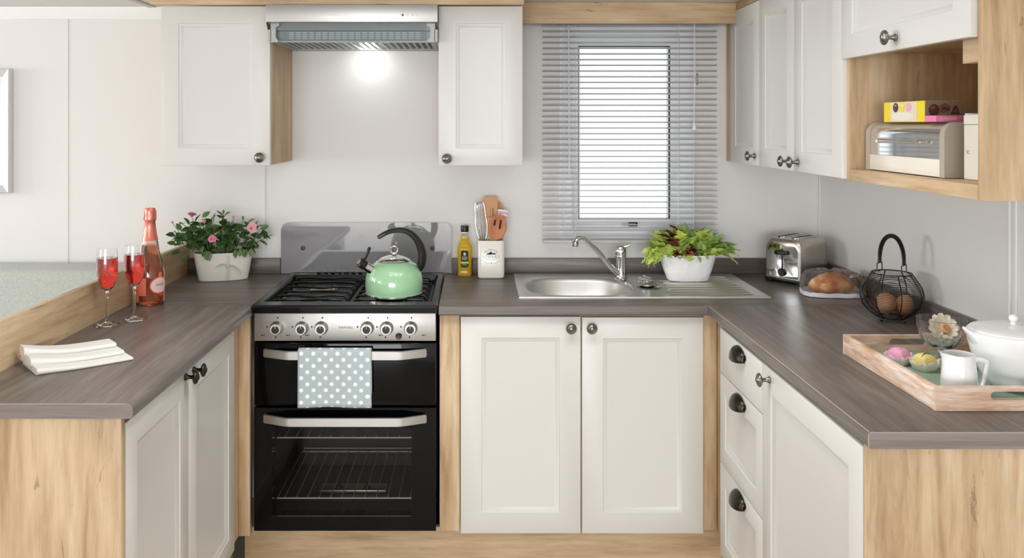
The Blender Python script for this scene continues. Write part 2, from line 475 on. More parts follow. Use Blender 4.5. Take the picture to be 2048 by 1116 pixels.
# ================================================================== WORKTOPS
def nosing(side, r):
    """cross-section points of a worktop with a rounded front top edge; (s, z), s = distance back from the front"""
    pts = [(0.004, ZT), (0.0, ZT + .004)]
    for i in range(6):
        a = PI / 2 * i / 5; pts.append((r - r * math.cos(a), WT - r + r * math.sin(a)))
    return pts
def worktop(name, label, parts_fn):
    c = thing(name, label, 'worktop', (0, 0, ZT)); parts_fn(c); return c
# left peninsula
c = thing('worktop', 'left-hand worktop with folded napkins and wine glasses on it', 'worktop', (-.94, 2.3, ZT))
MB().prism([(-.735 - s, z) for s, z in nosing(0, .014)] + [(-1.148, WT), (-1.148, ZT)], 1.8215, 2.7985, 'xz').build('board', 'worktop_y', c)
MB().prism([(-.735 - s, z) for s, z in nosing(0, .014)] + [(-1.148, WT), (-1.148, ZT)], 1.8185, 1.8212, 'xz').build('edge_strip', 'worktop_edge', c)
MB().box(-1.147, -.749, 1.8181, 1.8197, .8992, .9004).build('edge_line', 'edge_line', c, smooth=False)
c = thing('worktop', 'worktop corner under the potted rose left of the cooker', 'worktop', (-.94, 3.1, ZT))
MB().box(-1.148, -.7405, 2.799, YW - .002, ZT, WT, .0008, 1).build('board', 'worktop_x', c)
MB().box(-1.1475, -.7805, 3.389, YW - .002, WT + .0002, .962, .002).build('upstand', 'worktop_x', c)
# back run with the sink cut-out
SX0, SX1, SY0, SY1 = .168, .99, 2.935, 3.345
c = thing('worktop', 'back worktop holding the sink under the window', 'worktop', (.6, 3.1, ZT))
b = MB()
b.prism([(2.795 + s, z) for s, z in nosing(0, .007)] + [(SY0, WT), (SY0, ZT)], -.1225, .7615, 'yz')
b.box(.7615, XR - .002, 2.7965, SY0, ZT, WT); b.box(-.1225, SX0, SY0, YW - .002, ZT, WT)
b.box(SX1, XR - .002, SY0, YW - .002, ZT, WT); b.box(SX0, SX1, SY1, YW - .002, ZT, WT)
b.build('board', 'worktop_x', c)
MB().box(-.096, XR - .0195, 3.389, YW - .002, WT + .0002, .962, .002).build('upstand', 'worktop_x', c)
c = thing('worktop', 'right-hand worktop under the tray and egg basket', 'worktop', (1.07, 2.2, ZT))
MB().prism([(.762 + s, z) for s, z in nosing(0, .005)] + [(XR - .002, WT), (XR - .002, ZT)], 1.6535, 2.796, 'xz').build('board', 'worktop_y', c)
MB().prism([(.762 + s, z) for s, z in nosing(0, .005)] + [(XR - .002, WT), (XR - .002, ZT)], 1.650, 1.6532, 'xz').build('edge_strip', 'worktop_edge', c)
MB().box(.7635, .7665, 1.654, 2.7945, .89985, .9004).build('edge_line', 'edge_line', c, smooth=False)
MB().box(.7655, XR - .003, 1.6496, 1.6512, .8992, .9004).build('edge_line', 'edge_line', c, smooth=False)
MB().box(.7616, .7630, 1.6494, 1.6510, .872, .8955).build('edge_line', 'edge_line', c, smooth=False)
MB().box(XR - .019, XR - .002, 1.655, YW - .003, WT + .0002, .962, .002).build('upstand', 'worktop_y', c)
# oak board behind the left worktop
tag(MB().box(-1.166, -1.1485, 1.819, YW - .002, .6, 1.0205, .001).build('back_board', 'oak_y'), 'long oak board standing along the left worktop edge', 'board')

# ================================================================== WALL CABINETS
def wall_cab(label, x0, x1, kx, kz):
    c = thing('wall_cabinet', label, 'cabinet', ((x0 + x1) / 2, 3.2, 1.35))
    MB().box(x0, x1, 3.0575, 3.408, 1.351, 1.9195, .001).build('carcass', 'oak_z', c)
    d = door_mb('-y', 3.057, x0 - .0005, x1 + .0005, 1.3495, 1.9195, .02).build('door', 'door_paint', c)
    knob(d, '-y', 3.037, kx, kz)
wall_cab('wall cabinet left of the cooker hood with cream panelled door', -1.125, -.7365, -.768, 1.379)
wall_cab('wall cabinet between the cooker hood and the window', -.1335, .166, -.103, 1.375)
c = thing('wall_cabinet', 'single-door cream wall cabinet on the right wall nearest the window', 'cabinet', (1.19, 3.2, 1.35))
MB().box(1.0155, 1.374, 2.9945, 3.408, 1.351, 1.935).build('carcass', 'oak_z', c, smooth=False)
d = door_mb('-x', 1.015, 2.996, 3.33, 1.35, 1.935, .018).build('door', 'door_paint', c); knob(d, '-x', .997, 3.037, 1.384)
MB().box(1.004, 1.0152, 3.3315, 3.408, 1.35, 1.935).build('filler_strip', 'oak_z', c, smooth=False)
c = thing('wall_cabinet', 'double-door cream wall cabinet on the right wall beside the open shelf', 'cabinet', (1.19, 2.65, 1.35))
MB().box(1.0155, 1.374, 2.3205, 2.9935, 1.351, 1.935).build('carcass', 'oak_z', c, smooth=False)
d = door_mb('-x', 1.015, 2.6675, 2.993, 1.35, 1.935, .018).build('door', 'door_paint', c); knob(d, '-x', .997, 2.708, 1.38)
d = door_mb('-x', 1.015, 2.3195, 2.6645, 1.35, 1.935, .018).build('door', 'door_paint', c); knob(d, '-x', .997, 2.63, 1.38)
c = thing('shelf_unit', 'oak open shelf unit with cream lift-up flap and bread bin inside', 'shelf', (1.19, 2.0, 1.345))
MB().box(1.012, 1.374, 1.697, 1.7145, 1.345, 1.9355, .001).build('end_panel', 'oak_z', c)
MB().box(1.012, 1.374, 2.302, 2.3195, 1.345, 1.9355, .001).build('side_panel', 'oak_z', c)
MB().box(1.012, 1.362, 1.715, 2.3015, 1.346, 1.376, .001).build('shelf', 'oak_y', c)
MB().box(1.3625, 1.374, 1.715, 2.3015, 1.346, 1.9355).build('back_panel', 'oak_z', c, smooth=False)
MB().box(1.02, 1.362, 1.715, 2.3015, 1.690, 1.708).build('cabinet_floor', 'oak_y', c, smooth=False)
MB().box(1.03, 1.06, 1.715, 1.80, 1.626, 1.6895, .002).build('cleat', 'oak_y', c)
d = door_mb('-x', 1.015, 1.716, 2.3185, 1.675, 1.935, .018).build('flap_door', 'door_paint', c); knob(d, '-x', .997, 2.017, 1.704)
# ================================================================== COOKER
c = thing('cooker', 'black and steel freestanding gas cooker with double oven', 'cooker', (-.4315, 3.1, .14))
CX0, CX1 = -.7365, -.1265
b = MB()
b.box(-.728, -.135, 2.85, 3.38, .605, .872); b.box(-.728, -.705, 2.85, 3.38, .15, .604); b.box(-.158, -.135, 2.85, 3.38, .15, .604)
b.box(-.705, -.158, 3.30, 3.38, .15, .604); b.box(-.705, -.158, 2.85, 3.30, .15, .175)
b.build('body', 'black_matt', c, smooth=False)
pr('oven_enamel', lin(62, 58, 57), 0.35)
b = MB(); b.box(-.7045, -.1585, 2.852, 3.2995, .1755, .179); b.box(-.7045, -.1585, 3.285, 3.2995, .1795, .6); b.box(-.7045, -.69, 2.852, 3.2845, .1795, .6)
b.box(-.173, -.1585, 2.852, 3.2845, .1795, .6); b.box(-.6895, -.1735, 2.852, 3.2845, .575, .6)
b.build('oven_lining', 'oven_enamel', c, smooth=False)
MB().box(-.728, -.135, 2.86, 3.37, .14, .1495).build('foot_rail', 'black_matt', c, smooth=False)
# hob: rim with sunken well
b = MB()
b.loft([[(x, y, .878) for x, y in rrect(CX0, CX1, 2.782, 3.383, .004)], [(x, y, .900) for x, y in rrect(CX0, CX1, 2.782, 3.383, .004)],
        [(x, y, .905) for x, y in rrect(CX0 + .004, CX1 - .004, 2.786, 3.380, .004)],
        [(x, y, .9055) for x, y in rrect(CX0 + .022, CX1 - .022, 2.838, 3.345, .006)],
        [(x, y, .884) for x, y in rrect(CX0 + .032, CX1 - .032, 2.850, 3.335, .01)]])
b.build('hob', 'black_enamel', c)
MB().prism([(2.784, .8965), (2.7805, .8965), (2.7805, .881), (2.784, .881)], CX0 + .006, CX1 - .006, 'yz').build('front_trim', 'black_gloss', c, smooth=False)
# rear vent slots
vs = MB().box(-.008, .008, -.006, .006, 0, .006, .001, 1).mesh('vent_slot', 'black_gloss')
for i in range(15): put(vs, 'vent_slot', c, WORLD[c].inverted() @ Matrix.Translation((-.62 + i * .027, 3.362, .906)))
# burners
for bx, by, br in ((-.575, 2.93, .034), (-.575, 3.18, .046), (-.29, 2.93, .046), (-.29, 3.18, .034)):
    bu = MB().lathe([(0, .8842), (br + .012, .8842), (br + .008, .889), (br, .8895), (br, .8935), (0, .8935)], (bx, by, 0), 24).build('burner', 'soft_chrome', c)
    MB().lathe([(0, .894), (br - .004, .894), (br - .003, .898), (br - .008, .9), (0, .9)], (bx, by, 0), 24).build('burner_cap', 'black_enamel', bu)
# pan supports: six bent bars each and two rails
for gx0, gx1 in ((-.698, -.438), (-.425, -.165)):
    ps = MB().tube([(gx0 + .006, 2.862, .887), (gx0 + .006, 3.325, .887)], .004, 6).build('pan_support', 'cast_iron', c)
    MB().tube([(gx1 - .006, 2.862, .887), (gx1 - .006, 3.325, .887)], .004, 6).build('support_rail', 'cast_iron', ps)
    for i, y in enumerate((2.866, 2.937, 3.008, 3.092, 3.18, 3.27)):
        k = .010 if i % 2 == 0 else -.010
        m = (gx0 + gx1) / 2
        MB().tube([(gx0 + .006, y, .889), (gx0 + .016, y, .9045), (gx0 + .05, y, .906), (m - .055, y, .906), (m - .02, y + k, .9045), (m + .02, y + k, .9045), (m + .055, y, .906),
                   (gx1 - .05, y, .906), (gx1 - .016, y, .9045), (gx1 - .006, y, .889)], .0042, 6).build('support_bar', 'cast_iron', ps)
# control panel
cp = MB().box(-.7305, -.1325, 2.80, 2.8495, .7835, .8775, .002).build('control_panel', 'brushed_steel', c)
KX = (-.656, -.573, -.509, -.358, -.294, -.215)
for kx in KX:
    k = MB().lathe([(0, 0), (.0215, 0), (.0225, .003), (.0215, .007), (.0185, .012), (.0178, .020), (.017, .024), (0, .024)], (kx, 2.7995, .827), 28, 'y', -1).build('control_knob', 'steel', cp)
    MB().lathe([(0, .0241), (.0128, .0241), (.0122, .0255), (0, .0258)], (kx, 2.7995, .8255), 24, 'y', -1).build('knob_cap', 'black_plastic', k)
    MB().box(kx - .0024, kx + .0024, 2.7715, 2.7755, .829, .8445, .0015).build('pointer', 'soft_chrome', k)
    b = MB()
    for dx, dz in ((.003, .033), (-.032, .003), (-.004, -.031)):
        b.box(kx + dx - .0022, kx + dx + .0022, 2.7992, 2.8, .827 + dz - .0026, .827 + dz + .0026)
    sg = -1 if kx < -.4 else 1
    b.box(kx + sg * .045 - .008, kx + sg * .045 + .001, 2.7992, 2.8, .801, .804); b.box(kx + sg * .045 + .003, kx + sg * .045 + .0045, 2.7992, 2.8, .7995, .807)
    b.build('dial_marks', 'black_print', cp, smooth=False)['kind'] = 'stuff'
text_mb('THETFORD', .0095, Matrix.Translation((-.43, 2.7997, .8275)) @ FRONT).build('lettering', 'black_print', cp, smooth=False)
ig = MB().lathe([(0, 0), (.0105, 0), (.0105, .004), (.009, .006), (0, .005)], (-.2545, 2.7995, .7995), 20, 'y', -1).build('ignition_button', 'black_plastic', cp)
# grill door and oven door
def handle(parent, z):
    x0, x1, t, p = -.697, -.162, .008, .046
    yb = 2.7995
    out = [(x0, yb), (x0, yb - .014), (x0 + .075, yb - p), (x0 + .09, yb - p - .001), (x1 - .09, yb - p - .001), (x1 - .075, yb - p), (x1, yb - .014), (x1, yb)]
    inn = [(x1 - t, yb), (x1 - t, yb - .012 + .003), (x1 - .078, yb - p + t), (x0 + .078, yb - p + t), (x0 + t, yb - .009), (x0 + t, yb)]
    b = MB(); b.prism(out + inn, z - .0135, z + .0135, 'xy')
    bmesh.ops.bevel(b.bm, geom=[e for e in b.bm.edges if abs(e.verts[0].co.z - e.verts[1].co.z) < 1e-6], offset=.0025, segments=2, affect='EDGES')
    return b.build('door_handle', 'brushed_steel', parent)
gd = MB().box(-.7315, -.1315, 2.80, 2.8485, .571, .7775, .003).build('grill_door', 'black_gloss', c)
handle(gd, .747)
b = MB().holed(rectpts(-.7315, -.1315, .158, .563), rectpts(-.672, -.212, .205, .497), 2.80, 2.8485, 'xz')
od = b.build('oven_door', 'black_gloss', c, smooth=False)
handle(od, .531)
MB().box(-.6718, -.2122, 2.803, 2.807, .2052, .4968).build('oven_window', 'oven_glass', od, smooth=False)
# wire shelves inside the oven
pr('bright_wire', lin(225, 224, 222), .35, .3)
wire = MB().tube([(0, 2.872, 0), (0, 3.27, 0)], .0016, 5).mesh('shelf_wire', 'bright_wire')
for z in (.236, .44):
    sh = MB().tube([(-.67, 2.868, z), (-.19, 2.868, z), (-.19, 3.275, z), (-.67, 3.275, z)], .0028, 6, closed=True).build('oven_shelf', 'bright_wire', c)
    MB().tube([(-.66, 3.262, z + .001), (-.66, 3.268, z + .016), (-.2, 3.268, z + .016), (-.2, 3.262, z + .001)], .0025, 6).build('shelf_stop', 'bright_wire', sh)
    for i in range(12): put(wire, 'shelf_wire', sh, WORLD[c].inverted() @ Matrix.Translation((-.645 + i * .0385, 0, z + .003)))
b = MB().box(-.56, -.32, 3.03, 3.09, .1795, .193, .003); b.build('burner_cover', 'steel', c)
for x in (-.49, -.39): MB().lathe([(0, 0), (.012, 0), (.012, .006), (.006, .007), (.006, .014), (0, .014)], (x, 3.05, .1932), 12).build('bolt', 'black_matt', c)

# spotted tea towel over the grill-door handle
t = pr('spotted_cotton', (1, 1, 1, 1), 0.85, sheen=0.2)
tc = node(t, 'ShaderNodeTexCoord'); sp = node(t, 'ShaderNodeSeparateXYZ'); link(t, tc.outputs['UV'], sp.inputs[0])
def mth(m, op, a, b=None):
    n = node(m, 'ShaderNodeMath', operation=op)
    for i, v in enumerate((a, b)):
        if v is None: continue
        if isinstance(v, (int, float)): n.inputs[i].default_value = v
        else: link(m, v, n.inputs[i])
    return n.outputs[0]
def dots(m, ox, oy, px, py, r):
    u = mth(m, 'SUBTRACT', mth(m, 'FLOORED_MODULO', mth(m, 'ADD', sp.outputs[0], ox), px), px / 2)
    w = mth(m, 'SUBTRACT', mth(m, 'FLOORED_MODULO', mth(m, 'ADD', sp.outputs[1], oy), py), py / 2)
    d = mth(m, 'SQRT', mth(m, 'ADD', mth(m, 'MULTIPLY', u, u), mth(m, 'MULTIPLY', w, w)))
    return mth(m, 'LESS_THAN', d, r)
dd = mth(t, 'MAXIMUM', dots(t, .0, .0, .0388, .0392, .0064), dots(t, .0194, .0196, .0388, .0392, .0064))
wv = noise(t, coords(t), 900, 2)
cc = mix(t, dd, lin(174, 187, 190), lin(240, 243, 243))
link(t, cc, bsdf(t).inputs['Base Color']); bump(t, wv, 0.15, 0.0005)
def towel():
    b = MB(); bm = b.bm; uvl = bm.loops.layers.uv.new('UV')
    hy = 2.753 + .004; z0 = .7625
    path = []
    for i in range(9): path.append((hy + .0145, .62 + (z0 - .62) * i / 8))          # behind the bar
    for i in range(1, 8):
        a = PI * i / 8; path.append((hy + .0145 * math.cos(a), z0 + .008 * math.sin(a)))
    for i in range(17): path.append((hy - .0145, z0 - (z0 - .583) * i / 16))
    nx = 26; rows = []; L = 0; ls = []
    for k, p in enumerate(path):
        if k: L += math.dist(p, path[k - 1])
        ls.append(L)
    for k, (y, z) in enumerate(path):
        row = []
        for i in range(nx + 1):
            u = i / nx; x = -.575 + .236 * u
            f = max(0, (k - 15) / 17)
            yy = y - f * (.003 * math.sin(u * 9 + 1) + .004 * u * u)
            xx = x + f * (.002 * math.sin(u * 4)) + (f * .004 if u > .95 else 0)
            zz = z + (f > .9) * .002 * math.sin(u * 3)
            row.append(bm.verts.new((xx, yy, zz)))
        rows.append(row)
    for k in range(len(rows) - 1):
        for i in range(nx):
            fc = bm.faces.new((rows[k][i], rows[k][i + 1], rows[k + 1][i + 1], rows[k + 1][i]))
            for lp, (kk, ii) in zip(fc.loops, ((k, i), (k, i + 1), (k + 1, i + 1), (k + 1, i))):
                lp[uvl].uv = (ii / nx * .236 + .008, ls[-1] - ls[kk] + .002)
    return b
o = towel().build('tea_towel', 'spotted_cotton')
md = o.modifiers.new('thick', 'SOLIDIFY'); md.thickness = .003; md.offset = 0
tag(o, 'pale blue-grey tea towel with white spots hung on the oven handle', 'towel')

# glass splashback behind the hob
g = pr('splash_glass', lin(140, 139, 142), 0.03, 0.0, coat=1.0, spec=0.9)
s = thing('splashback', 'grey glossy glass splashback with rounded corners behind the hob', 'splashback', (-.438, 3.395, .906))
top = rrect(-.778, -.098, .70, 1.104, .03, 6)
pts = [(x, max(z, .9063)) for x, z in top]
MB().prism(pts, 3.391, 3.398, 'xz').build('glass_panel', 'splash_glass', s, sharp=60)
for px in (606, 865):
    x = (px - 952) * 3.39 / 1700
    MB().lathe([(0, 0), (.008, 0), (.0085, .004), (.007, .007), (0, .0075)], (x, 3.3908, 1.0035), 18, 'y', -1).build('fixing_screw', 'black_plastic', s)
MB().box(-.777, -.099, 3.3985, YW - .002, .95, .98).build('fixing_batten', 'grey_plastic', s)

# ================================================================== KETTLE
kt = thing('kettle', 'mint green stovetop whistling kettle with black curved handle on the hob', 'kettle', (-.284, 2.945, .9105))
mg = pr('mint_enamel', lin(158, 203, 160), 0.12, 0, coat=1.0)
prof = [(0, 0), (.094, 0), (.0985, .002), (.0985, .005), (.097, .006), (.0995, .02), (.1, .038), (.0988, .055), (.0945, .073), (.087, .088), (.0755, .101), (.062, .1105), (.05, .1145), (0, .1145)]
MB().lathe(prof, n=48).build('body', 'mint_enamel', kt, world=False)
MB().lathe([(.0965, .0), (.0992, .0005), (.0992, .0055), (.0975, .0058)], n=48).build('base_ring', 'chrome', kt, world=False)
ld = MB().lathe([(0, .1148), (.0535, .1138), (.056, .1148), (.053, .119), (.041, .1255), (.024, .131), (.010, .133), (0, .1335)], n=36).build('lid', 'chrome', kt, world=False)
MB().lathe([(0, .1335), (.009, .1335), (.006, .136), (.0045, .140), (0, .140)], n=16).build('lid_post', 'chrome', ld, world=False)
MB().tube([(.0122 * math.cos(a), 0, .1518 + .0122 * math.sin(a)) for a in [2 * PI * i / 28 for i in range(28)]], .003, 8, closed=True).build('lid_ring', 'chrome', ld, world=False)
# spout to the left
sp0, sp1 = Vector((-.065, -.035, .083)), Vector((-.097, -.055, .109))
MB().tube([sp0, sp1], [.0165, .0135], 18).build('spout', 'chrome', kt, world=False)
dv = (sp1 - sp0).normalized()
wh = MB().tube([sp1 - dv * .004, sp1 + dv * .018, sp1 + dv * .021], [.0165, .0165, .012], 20).build('whistle', 'black_plastic', kt, world=False)
MB().lathe([(0, 0), (.0095, 0), (.0095, .0012), (0, .0012)], n=16).move(Matrix.Translation(sp1 + dv * .0212) @ dv.to_track_quat('Z', 'Y').to_matrix().to_4x4()).build('whistle_badge', 'soft_chrome', wh, world=False)
q = sp1 + dv * .006
MB().tube([q + Vector((.003, 0, .010)), q + Vector((.012, 0, .026)), q + Vector((.019, .0, .042)), q + Vector((.023, 0, .053)), q + Vector((.024, 0, .058))], [.007, .0065, .007, .0078, .004], 10, sq=.8).build('lever', 'black_plastic', wh, world=False)
# handle: rises from the back right and sweeps over to the left
hp = [(.086, .010, .080), (.0945, .012, .104), (.0975, .012, .134), (.090, .010, .166), (.073, .006, .194), (.050, .002, .2125), (.023, -.002, .221), (-.006, -.004, .2185), (-.031, -.005, .209), (-.051, -.006, .197), (-.055, -.006, .194)]
hr = [.018, .024, .025, .022, .018, .0155, .0145, .0135, .0125, .0115, .006]
def smooth_path(pts, k=4):
    pts = [Vector(p) for p in pts]; out = []
    for i in range(len(pts) - 1):
        p0, p1, p2, p3 = pts[max(i - 1, 0)], pts[i], pts[i + 1], pts[min(i + 2, len(pts) - 1)]
        for j in range(k):
            t = j / k
            out.append(.5 * ((2 * p1) + (-p0 + p2) * t + (2 * p0 - 5 * p1 + 4 * p2 - p3) * t * t + (-p0 + 3 * p1 - 3 * p2 + p3) * t ** 3))
    return out + [pts[-1]]
def lerp_list(v, k=4):
    return [v[i] + (v[i + 1] - v[i]) * j / k for i in range(len(v) - 1) for j in range(k)] + [v[-1]]
hb = MB().tube(smooth_path(hp), lerp_list(hr), 14, sq=.62).build('handle', 'black_plastic', kt, world=False)
MB().tube([Vector(p) + Vector((0, -.0105, 0)) for p in smooth_path(hp)[8:-4]], .0016, 6).build('handle_inlay', 'soft_chrome', hb, world=False)

# ================================================================== COOKER HOOD
h = thing('cooker_hood', 'slim stainless cooker hood with clear visor and lit lamp', 'hood', (-.435, 3.2, 1.79))
HX0, HX1 = -.7355, -.1345
b = MB(); b.box(HX0 + .001, HX1 - .001, 3.035, 3.405, 1.832, 1.9185); b.box(HX0 + .001, HX0 + .012, 3.0, 3.405, 1.79, 1.8315); b.box(HX1 - .012, HX1 - .001, 3.0, 3.405, 1.79, 1.8315)
b.box(HX0 + .0125, HX1 - .0125, 3.36, 3.405, 1.79, 1.8315)
b.build('body', 'grey_plastic', h, smooth=False)
bar = MB().box(HX0, HX1, 2.975, 3.0, 1.855, 1.9165, .0015).build('front_bar', 'brushed_steel', h)
for i, dx in enumerate((0, .016, .033, .05, .066, .082)):
    x = -.2565 + dx
    MB().lathe([(0, 0), (.0038, 0), (.0036, .0018), (0, .002)], (x, 2.9747, 1.8795), 12, 'y', -1).build('switch', 'black_plastic' if i == 0 else 'white_plastic', bar)
# visor and end brackets
MB().prism([(3.028, 1.7925), (3.031, 1.7925), (3.013, 1.853), (3.010, 1.853)], HX0 + .04, HX1 - .042, 'yz').build('visor', 'visor_glass', h, smooth=False)
for s, x in ((1, HX0 + .010), (-1, HX1 - .010)):
    o = [(x, 1.787), (x + s * .026, 1.787), (x + s * .026, 1.795), (x + s * .018, 1.803), (x + s * .018, 1.839), (x + s * .030, 1.846), (x + s * .030, 1.8535), (x, 1.8535)]
    MB().prism(o, 3.0, 3.014, 'xz').build('end_bracket', 'grey_plastic', h, smooth=False)
for s, x in ((1, HX0), (-1, HX1)):
    MB().prism([(2.979, 1.8545), (3.03, 1.8545), (3.03, 1.80)], x, x + s * .008, 'yz').build('side_cheek', 'soft_chrome', h, smooth=False)
# filter: bars across the underside and slotted screen behind the visor
fg = MB().holed([(HX0 + .014, 3.035), (HX1 - .014, 3.035), (HX1 - .014, 3.358), (HX0 + .014, 3.358)], [(HX0 + .03, 3.05), (HX1 - .03, 3.05), (HX1 - .03, 3.34), (HX0 + .03, 3.34)], 1.790, 1.797, 'xy').build('filter_frame', 'grey_plastic', h, smooth=False)
brm = MB().box(-.0045, .0045, 3.05, 3.34, 1.7905, 1.7955, .001, 1).mesh('filter_bar', 'grey_plastic')
for i in range(23): put(brm, 'filter_bar', fg, WORLD[h].inverted() @ Matrix.Translation((HX0 + .045 + i * .0232, 0, 0)))
MB().box(HX0 + .03, HX1 - .03, 3.05, 3.34, 1.81, 1.812).build('filter_mat', 'grey_plastic', fg, smooth=False)
scr = MB().box(HX0 + .0135, HX1 - .0135, 3.048, 3.054, 1.7985, 1.831).build('screen', 'grey_plastic', h, smooth=False)
slot = MB().box(-.0085, .0085, 3.0445, 3.0478, -.0016, .0016).mesh('slot', 'white_plastic')
for i in range(20):
    for j in range(4): put(slot, 'slot', scr, WORLD[h].inverted() @ Matrix.Translation((HX0 + .075 + i * .0238, 0, 1.8045 + j * .0072)))
pr('lamp_glow', (0.92, 1.0, 0.97, 1), 0.4, emit=9)
MB().lathe([(0, 0), (.028, 0), (.028, .006), (0, .006)], (-.42, 3.30, 1.799), 20).build('lamp_lens', 'lamp_glow', h)
ld = bpy.data.lights.new('hood_lamp', 'AREA'); ld.shape = 'DISK'; ld.size = .06; ld.energy = 0.26; ld.color = (.93, 1.0, .97)
lo = bpy.data.objects.new('hood_lamp', ld); COL.objects.link(lo); lo.location = (-.42, 3.325, 1.7885); lo.rotation_euler = (math.radians(38), 0, 0)

# ================================================================== VENETIAN BLIND
bl = thing('venetian_blind', 'white venetian blind with open slats over the window', 'blind', (.607, 3.35, 1.03))
pr('slat_white', lin(188, 188, 188), 0.4)
BX0, BX1 = .2625, .951
MB().box(BX0, BX1, 3.335, 3.365, 1.898, 1.925, .002).build('headrail', 'slat_white', bl)
secs = []
for i in range(7):
    a = -1 + i / 3; secs.append((a * .0125, .0022 * (1 - a * a)))
sl = MB(); th = .0005
rows = [[(x, y, z + th) for y, z in secs] + [(x, y, z - th) for y, z in secs[::-1]] for x in (BX0, BX1)]
slat = sl.loft(rows).mesh('slat', 'slat_white')
n_sl = 38
tilt = Matrix.Rotation(math.radians(-9), 4, 'X')
for i in range(n_sl): put(slat, 'slat', bl, WORLD[bl].inverted() @ Matrix.Translation((0, 3.35, 1.055 + i * .02247)) @ tilt)
MB().box(BX0, BX1, 3.339, 3.361, 1.028, 1.042, .003).build('bottom_rail', 'slat_white', bl)
pr('cord', lin(225, 225, 225), 0.6)
for x in (.345, .392, .795, .855):
    for y in (3.3365, 3.3635): MB().tube([(x, y, 1.04), (x, y, 1.90)], .0008, 5).build('ladder_cord', 'cord', bl)
pr('clear_plastic', lin(240, 242, 245), 0.1, 0, 0.55)
MB().tube([(.3665, 3.333, 1.285), (.3645, 3.331, 1.5), (.3625, 3.3305, 1.885)], .0036, 8).build('tilt_wand', 'clear_plastic', bl)
pc = MB().tube([(.855, 3.331, 1.50), (.858, 3.3305, 1.7), (.857, 3.331, 1.90)], .0012, 6).build('pull_cord', 'white_plastic', bl)
MB().lathe([(0, .03), (.003, .03), (.005, .018), (.011, .0), (.009, -.001), (0, .002)], (.855, 3.331, 1.475), 14).build('cord_tassel', 'white_plastic', pc)
MB().lathe([(0, .012), (.0025, .012), (.004, 0), (0, 0)], (.8575, 3.331, 1.645), 10).build('cord_joiner', 'white_plastic', pc)
cl = thing('cord_cleat', 'small chrome cord cleat screwed to the wall beside the window', 'cleat', (.885, 3.40, 1.675))
MB().lathe([(0, 0), (.006, 0), (.006, .004), (.004, .008), (0, .008)], (.885, YW, 1.678), 12, 'y', -1).build('base', 'chrome', cl)
MB().tube([(.885, YW - .008, 1.700), (.885, YW - .013, 1.692), (.885, YW - .009, 1.678), (.885, YW - .013, 1.664), (.885, YW - .008, 1.656)], .003, 8).build('hook', 'chrome', cl)

# ================================================================== SINK AND TAP
sk = thing('sink', 'stainless steel inset sink with oval bowl and ridged drainer', 'sink', (.58, 3.14, .9))
N = 96
def ring(pts, z): return [(x, y, z) for x, y in pts]
def rect_ring(x0, x1, y0, y1):
    """rectangle sampled by angle so that it matches the bowl outline; corners exact"""
    cx, cy = .38, 3.13; out = []
    for i in range(N):
        a = 2 * PI * i / N; dx, dy = math.cos(a), math.sin(a)
        t = min(((x1 - cx) / dx if dx > 1e-9 else 1e9), ((x0 - cx) / dx if dx < -1e-9 else 1e9), ((y1 - cy) / dy if dy > 1e-9 else 1e9), ((y0 - cy) / dy if dy < -1e-9 else 1e9))
        out.append((cx + t * dx, cy + t * dy))
    for q in ((x0, y0), (x1, y0), (x1, y1), (x0, y1)):
        a = math.atan2(q[1] - cy, q[0] - cx) % (2 * PI); out[round(a / (2 * PI) * N) % N] = q
    return out
BWL = lambda k: supell(.38, 3.13, .19 + k, .165 + k, 3.0, N)
b = MB()
b.loft([ring(rect_ring(.147, 1.013, 2.916, 3.376), .9005), ring(rect_ring(.1485, 1.0115, 2.9175, 3.3745), .9045), ring(rect_ring(.164, .996, 2.93, 3.362), .9045),
        ring(rect_ring(.170, .990, 2.935, 3.357), .9022), ring(BWL(.012), .9022), ring(BWL(.004), .8985), ring(BWL(-.002), .885), ring(BWL(-.018), .80), ring(BWL(-.045), .772), ring(BWL(-.1), .766)], False, True)
b.build('basin', 'sink_steel', sk, sharp=50)
for i in range(9):
    y = 2.965 + i * .042
    x0 = .69 if 1 < i < 6 else .665
    MB().loft([[(x0, y - .007, .9023), (x0 + .006, y, .9024), (x0, y + .007, .9023)], [(x0 + .012, y - .007, .9023), (x0 + .012, y, .9062), (x0 + .012, y + .007, .9023)],
               [(.955, y - .007, .9023), (.955, y, .9062), (.955, y + .007, .9023)], [(.972, y - .006, .9023), (.972, y, .9025), (.972, y + .006, .9023)]]).build('drainer_ridge', 'sink_steel', sk, smooth=False)
MB().lathe([(.047, .9026), (.044, .9042), (.04, .9032), (.012, .9025), (0, .9025)], (.632, 3.10, 0), 30).build('overflow_dish', 'soft_chrome', sk)
MB().lathe([(0, .7665), (.035, .7665), (.033, .769), (0, .7675)], (.38, 3.13, 0), 20).build('waste', 'soft_chrome', sk)

tp = thing('mixer_tap', 'chrome mixer tap with long angled spout beside the sink bowl', 'tap', (.553, 3.25, .9045))
MB().lathe([(0, 0), (.023, 0), (.024, .004), (.021, .008), (.0195, .012), (.0195, .085), (.0205, .087), (.0205, .091), (.0195, .093), (0, .093)], n=28).build('body', 'chrome', tp, world=False)
cp_ = MB().lathe([(0, .0935), (.0205, .0935), (.0215, .10), (.021, .115), (.017, .124), (.008, .128), (0, .129)], n=28).build('cartridge_cap', 'chrome', tp, world=False)
MB().tube([(.004, .0, .122), (.020, -.004, .1275), (.032, -.007, .129), (.034, -.007, .134)], [.006, .0055, .004, .003], 10).build('lever', 'chrome', cp_, world=False)
spp = smooth_path([(-.008, -.006, .022), (-.04, -.025, .050), (-.095, -.06, .115), (-.140, -.088, .160), (-.160, -.101, .172), (-.178, -.112, .170), (-.185, -.116, .160)], 5)
